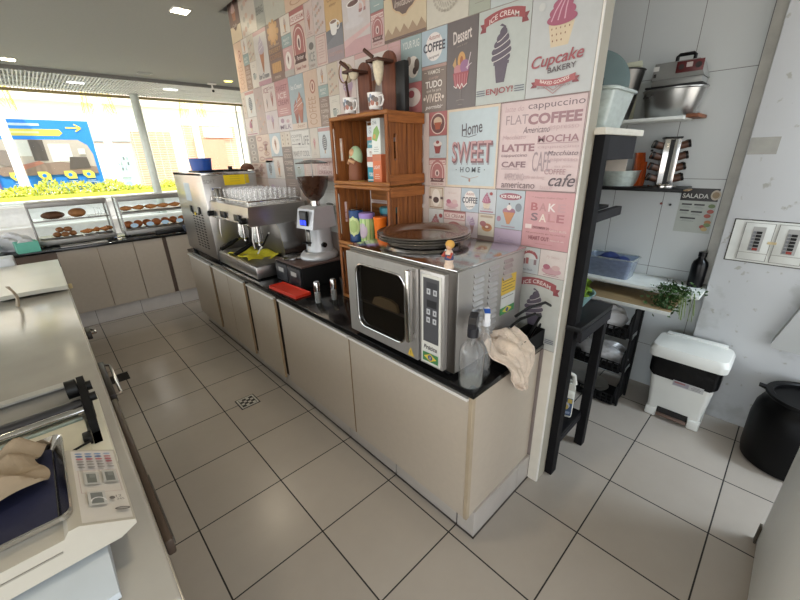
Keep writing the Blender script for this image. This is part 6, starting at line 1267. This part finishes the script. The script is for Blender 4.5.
# tray on the scale
t=thing('weighing_tray','steel rimmed tray with a navy mat lying on the scale','tray',(-.455,-4.30,.9628+.0855))
a=MB(); o=rrect(-.22,-.172,.165,.188,.02,5); i_=rrect(-.200,-.155,.140,.170,.012,5); n=len(o)
L0=[(p[0],p[1],0.0) for p in i_]; L1=[(p[0],p[1],.030) for p in o]; L2=[(p[0]*1.02,p[1]*1.02,.028) for p in o]; L3=[(p[0]*1.02,p[1]*1.02,.018) for p in o]; 
a.add(L0+L1+L2+L3,[(j*n+k,j*n+(k+1)%n,(j+1)*n+(k+1)%n,(j+1)*n+k) for j in range(3) for k in range(n)]+[tuple(range(n-1,-1,-1))],steel2); a.build('rim',t)
a=MB(); a.prism([(p[0]*.99,p[1]*.99) for p in i_],M('navy_mat','1e2240',.6,0,.1,80),lambda p:(p[0],p[1],.001),lambda p:(p[0],p[1],.004)); a.build('navy_mat',t)
def clothf(u,v):
    x=-.22+.37*u; y=-.005+.18*v
    y+= .06*(1-u)*(v-.9)+.02*math.sin(5*u)
    z=.030+.026*abs(math.sin(5.5*u+3.2*v+1.3*math.sin(4*v)))+.020*abs(math.sin(8*v-5*u+math.sin(6*u)))+.012*math.sin(17*u+7*v)+.008*math.sin(23*v-11*u)
    e=min(u,1-u,v,1-v); z*=min(1,.35+e*6); 
    return (x+.012*math.sin(9*v),y+.014*math.sin(8*u),max(z,.007)+.006)
a=MB(); a.grid(40,30,clothf,tan,.005); solo(a,'rag','crumpled tan rag lying on the navy mat of the scale tray','cloth',(-.48,-4.30,.9628+.0855+.002))
# ------------------------------------------------------------ outside the window
pav=M('pavement','c9c2b4',.8,0,.08,2)
mb=MB(); mb.box(-30,4.43,-.15,40,40,-.02,pav); struct(mb,'ground')
mb=MB(); mb.box(-3.4,5.55,-.02,7.4,5.80,1.09,M('planter_white','f0efea',.6,0,.03)); mb.box(-3.4,5.50,1.091,7.4,5.81,1.12,M('planter_white')); solo(mb,'planter_wall','long white planter wall holding the hedge outside the window','planter')
fa=M('facade_cream','f0e6d8',.7,0,.03,2); bk=TILE('facade_bricks','c08468','cf9a7e','dcc4b0',.22,.075,0,0,'xz',.012,.012,.7,.05)
t=thing('shop_building','cream shop building with brick bays across the street','building',(0,10,0))
a=MB(); a.box(-10,0,-.02,18,3,7,fa); a.build('facade_wall',t)
for xa,xb,z1 in ((2.60,3.75,2.77),(4.15,5.95,3.0),(-6,-2.5,2.8),(6.6,9,3.0)):
    a=MB(); a.box(xa,-.05,0,xb,-.0005,z1,bk); a.build('brick_bay',t)
a=MB(); a.box(1.55,-.08,2.46,2.55,-.001,2.86,M('grey_sill_band','a8aaa8',.5)); a.build('sign_band',t)
a=MB(); a.box(1.6,-.06,.6,2.55,-.001,2.43,M('shop_frame','d8b8a0',.5)); sw=a.build('shop_window',t)
a=MB(); a.box(1.72,-.066,.8,2.5,-.0605,2.25,M('shop_glass','b4c4c0',.1)); 
c=Cv(a,(1.78,-.066,.85),(1,0,0),(0,0,1),(0,-1,0),.002,.002)
for k in range(6):
    for j in range(3): c.rect(.06+k*.09,.75+j*.16,.11+k*.09,.84+j*.16,pm(('5c6a64','8a9a92','e4ece8')[(k+j)%3]))
c.rect(.05,.55,.5,.66,pm('e8eef0')); c.oval(.2,.3,.1,.08,pm('6aa87c')); c.oval(.42,.32,.09,.09,pm('84c4d4')); a.build('pane',sw)
a=MB(); a.box(-10,-.25,3.5,18,-.0005,3.9,M('facade_cornice','f2dcc8',.6)); a.build('cornice',t)
a=MB(); a.box(4.4,-.09,.5,5.5,-.051,2.56,M('brick_door_pane','c88c70',.5)); a.build('door_panel',t)
a=MB(); a.box(4.80,-.12,2.62,5.80,-.0515,2.95,M('sign_white_pink','f0dcd4',.5)); c=Cv(a,(4.83,-.12,2.65),(1,0,0),(0,0,1),(0,-1,0),.002,.002); c.rect(.03,.05,.17,.2,pm('c89a90')); c.oval(.10,.125,.045,.045,pm('e8d0c8')); c.text('LOJA DO BAIRRO',.48,.15,.5,.04,pm('c8a8a0')) if False else T_lines(c,.50,.16,.5,3,.04,'c4a49c',.02); a.build('sign_board',t)
# billboard
t=thing('billboard','large blue billboard with a yellow arrow and an interior picture','billboard',(-.68,7.2,0))
BWd,B0,B1=1.94,1.20,2.80
SB=1.94/1.465; ZB=lambda z: B0+(z-1.36)*(B1-B0)/1.21
bb=M('billboard_blue','2a80d6',.5,0,.02); by=pm('ecd83c'); bwt=pm('dce8f2')
a=MB(); a.box(0,0,B0,BWd,.06,B1,bb,.004); 
c=Cv(a,(0,-.001,B0-1.36*(B1-B0)/1.21),(SB,0,0),(0,0,(B1-B0)/1.21),(0,-1,0),.001,.002)
c.poly([(.02,2.31),(1.0,2.31),(1.06,2.36),(1.02,2.42),(.02,2.42)],by); T_lines(c,.55,2.49,.75,1,.04,'b8d4ec',.04); T_lines(c,.5,2.365,.8,1,.04,'e8e8a8',.03)
c.stroke([(1.12,2.45),(1.33,2.45)],.025,by); c.stroke([(1.25,2.51),(1.34,2.45),(1.25,2.39)],.025,by)
c.poly([(.02,1.72),(.1,1.66),(1.41,1.66),(1.41,2.0),(1.36,2.16),(1.24,2.25),(.02,2.25)],pm('b8a898')); c.rect(.3,1.98,.55,2.24,pm('d8d4cc')); c.rect(.56,1.9,.75,2.245,pm('4a3e38')); c.rect(.8,1.88,1.1,2.18,pm('ece8e0'))
for k in range(3): c.rect(.805+k*.1,1.885,.81+k*.1,2.175,pm('b8b0a4'))
c.poly([(.02,1.72),(.1,1.66),(1.41,1.66),(1.41,1.78),(.9,1.88),(.02,1.8)],pm('8a6c5a')); c.poly([(.3,1.82),(.62,1.9),(.68,1.86),(.4,1.76)],pm('b4644c')); c.oval(.2,1.95,.14,.13,pm('7a6a60')); c.poly([(1.0,1.74),(1.32,1.76),(1.3,1.95),(1.05,1.96)],pm('4c4038')); c.rect(1.2,2.0,1.3,2.1,pm('dcd6cc'))
for xx in (.26,.62,.98,1.25):
    c.poly([(xx-.08,1.72),(xx+.04,1.72),(xx+.09,1.67),(xx+.09,1.58),(xx-.03,1.58),(xx-.08,1.64)],by); c.oval(xx,1.65,.03,.03,bb); T_lines(c,xx+.02,1.54,.22,2,.03,'b8d4ec',.012)
c.rect(1.24,1.40,1.40,1.47,pm('1c3450')); c.rect(.0,1.36,.03,1.8,pm('5c3c9c'))
a.build('panel',t,smooth=False,recalc=False)
for xx in (.25,1.68):
    a=MB(); a.cyl((xx,.09,-.02),(xx,.09,B1-.1),.028,M('billboard_post','b8b8b4',.5,.3),n=14); a.build('post',t)
# hedge
hl=M('hedge_yellow_green','c9c440',.7,0,.25,6); hl2=M('hedge_green','9aa838',.7,0,.25,6)
rnd=random.Random(9); mb=MB(); mb.box(-3.2,5.82,-.02,7.2,6.3,1.20,M('hedge_core','b0b044',.9,0,.3,30))
for k in range(8000):
    x=rnd.uniform(-3.2,7.2); y=rnd.uniform(5.87,6.35); top=1.40-.05*min(max(x,-1),2)+.06*math.sin(2.3*x)+.05*math.sin(5.1*x+1)+.04*math.sin(11*x)
    p=Vector((x,y,rnd.uniform(1.121,max(top,1.2)))); d=Vector((rnd.gauss(0,.7),rnd.gauss(0,.7),rnd.uniform(.2,1.2))).normalized(); e=d.orthogonal().normalized(); s=rnd.uniform(.05,.11)
    mb.add([p,p+d*s*.5+e*s*.22,p+d*s,p+d*s*.5-e*s*.22],[(0,1,2,3)],(hl,hl,hl2)[k%3])
solo(mb,'hedge','sunlit yellow green hedge of grassy leaves outside the window','hedge',kind='stuff')
# palms
tk=M('palm_trunk_white','f0eee8',.7,0,.05,8); pl=M('palm_leaf_yellow','dcc836',.6,0,.2,8)
for x,y,lb in ((-.25,6.75,'white palm trunk crossing the left end of the billboard'),(1.51,6.75,'white palm trunk right of the blue billboard'),(3.6,6.75,'white palm trunk before the brick bay with the sign')):
    t=thing('palm_tree',lb,'palm tree',(x,y,-.02),group='palms outside the window')
    a=MB(); a.tube([(0,0,0),(.005,0,1.2),(-.01,0,2.6),(0,0,3.85)],[.11,.095,.08,.085],tk,14); a.build('trunk',t)
    mb=MB()
    for k in range(11):
        q=2*PI*k/11+x; L_=rnd.uniform(.4,.5); pts=[]
        for j in range(9):
            s=j/8; pts.append(Vector((math.cos(q)*L_*s*(1-.25*s),math.sin(q)*L_*s*(1-.25*s),3.85+.26*s-1.15*s*s)))
        mb.tube(pts,[.012-.001*j for j in range(9)],pl,5)
        for j in range(1,9):
            for sg in (-1,1):
                for h in (0,.5):
                    p=pts[j-1].lerp(pts[j],h); tn=(pts[j]-pts[j-1]).normalized(); sd=tn.cross(Vector((0,0,1))).normalized()*sg
                    l=.26*(1-.5*j/9); mb.add([p,p+sd*l*.5+tn*l*.35+Vector((0,0,-.05)),p+sd*l+tn*l*.6+Vector((0,0,-.18)),p+sd*l*.5+tn*l*.25+Vector((0,0,-.08))],[(0,1,2,3)],pl)
    mb.build('fronds',t)
# ------------------------------------------------------------ light
w=bpy.data.worlds.new('daylight'); scene.world=w; w.use_nodes=True; nt=w.node_tree; bg=nt.nodes['Background']
tc=nt.nodes.new('ShaderNodeTexCoord'); sp_=nt.nodes.new('ShaderNodeSeparateXYZ'); nt.links.new(tc.outputs['Generated'],sp_.inputs[0])
cr=nt.nodes.new('ShaderNodeValToRGB'); cr.color_ramp.elements[0].position=.45; cr.color_ramp.elements[0].color=(.75,.70,.64,1); cr.color_ramp.elements[1].position=.62; cr.color_ramp.elements[1].color=(.80,.90,1,1)
mr=nt.nodes.new('ShaderNodeMapRange'); mr.inputs[1].default_value=-1; mr.inputs[2].default_value=1; nt.links.new(sp_.outputs['Z'],mr.inputs[0]); nt.links.new(mr.outputs[0],cr.inputs[0]); nt.links.new(cr.outputs[0],bg.inputs[0]); bg.inputs[1].default_value=SKY
sun=bpy.data.lights.new('sun','SUN'); sun.energy=SUN; sun.angle=math.radians(.6); sun.color=(1,.95,.86)
so=bpy.data.objects.new('sun',sun); COL.objects.link(so); so.rotation_euler=Vector((.18,.36,-.92)).to_track_quat('-Z','Y').to_euler()
scene.cycles.transparent_max_bounces=24
scene.view_settings.view_transform='Standard'; scene.view_settings.look='None'; scene.view_settings.gamma=1; scene.view_settings.use_curve_mapping=False
scene.view_settings.exposure=EXPO
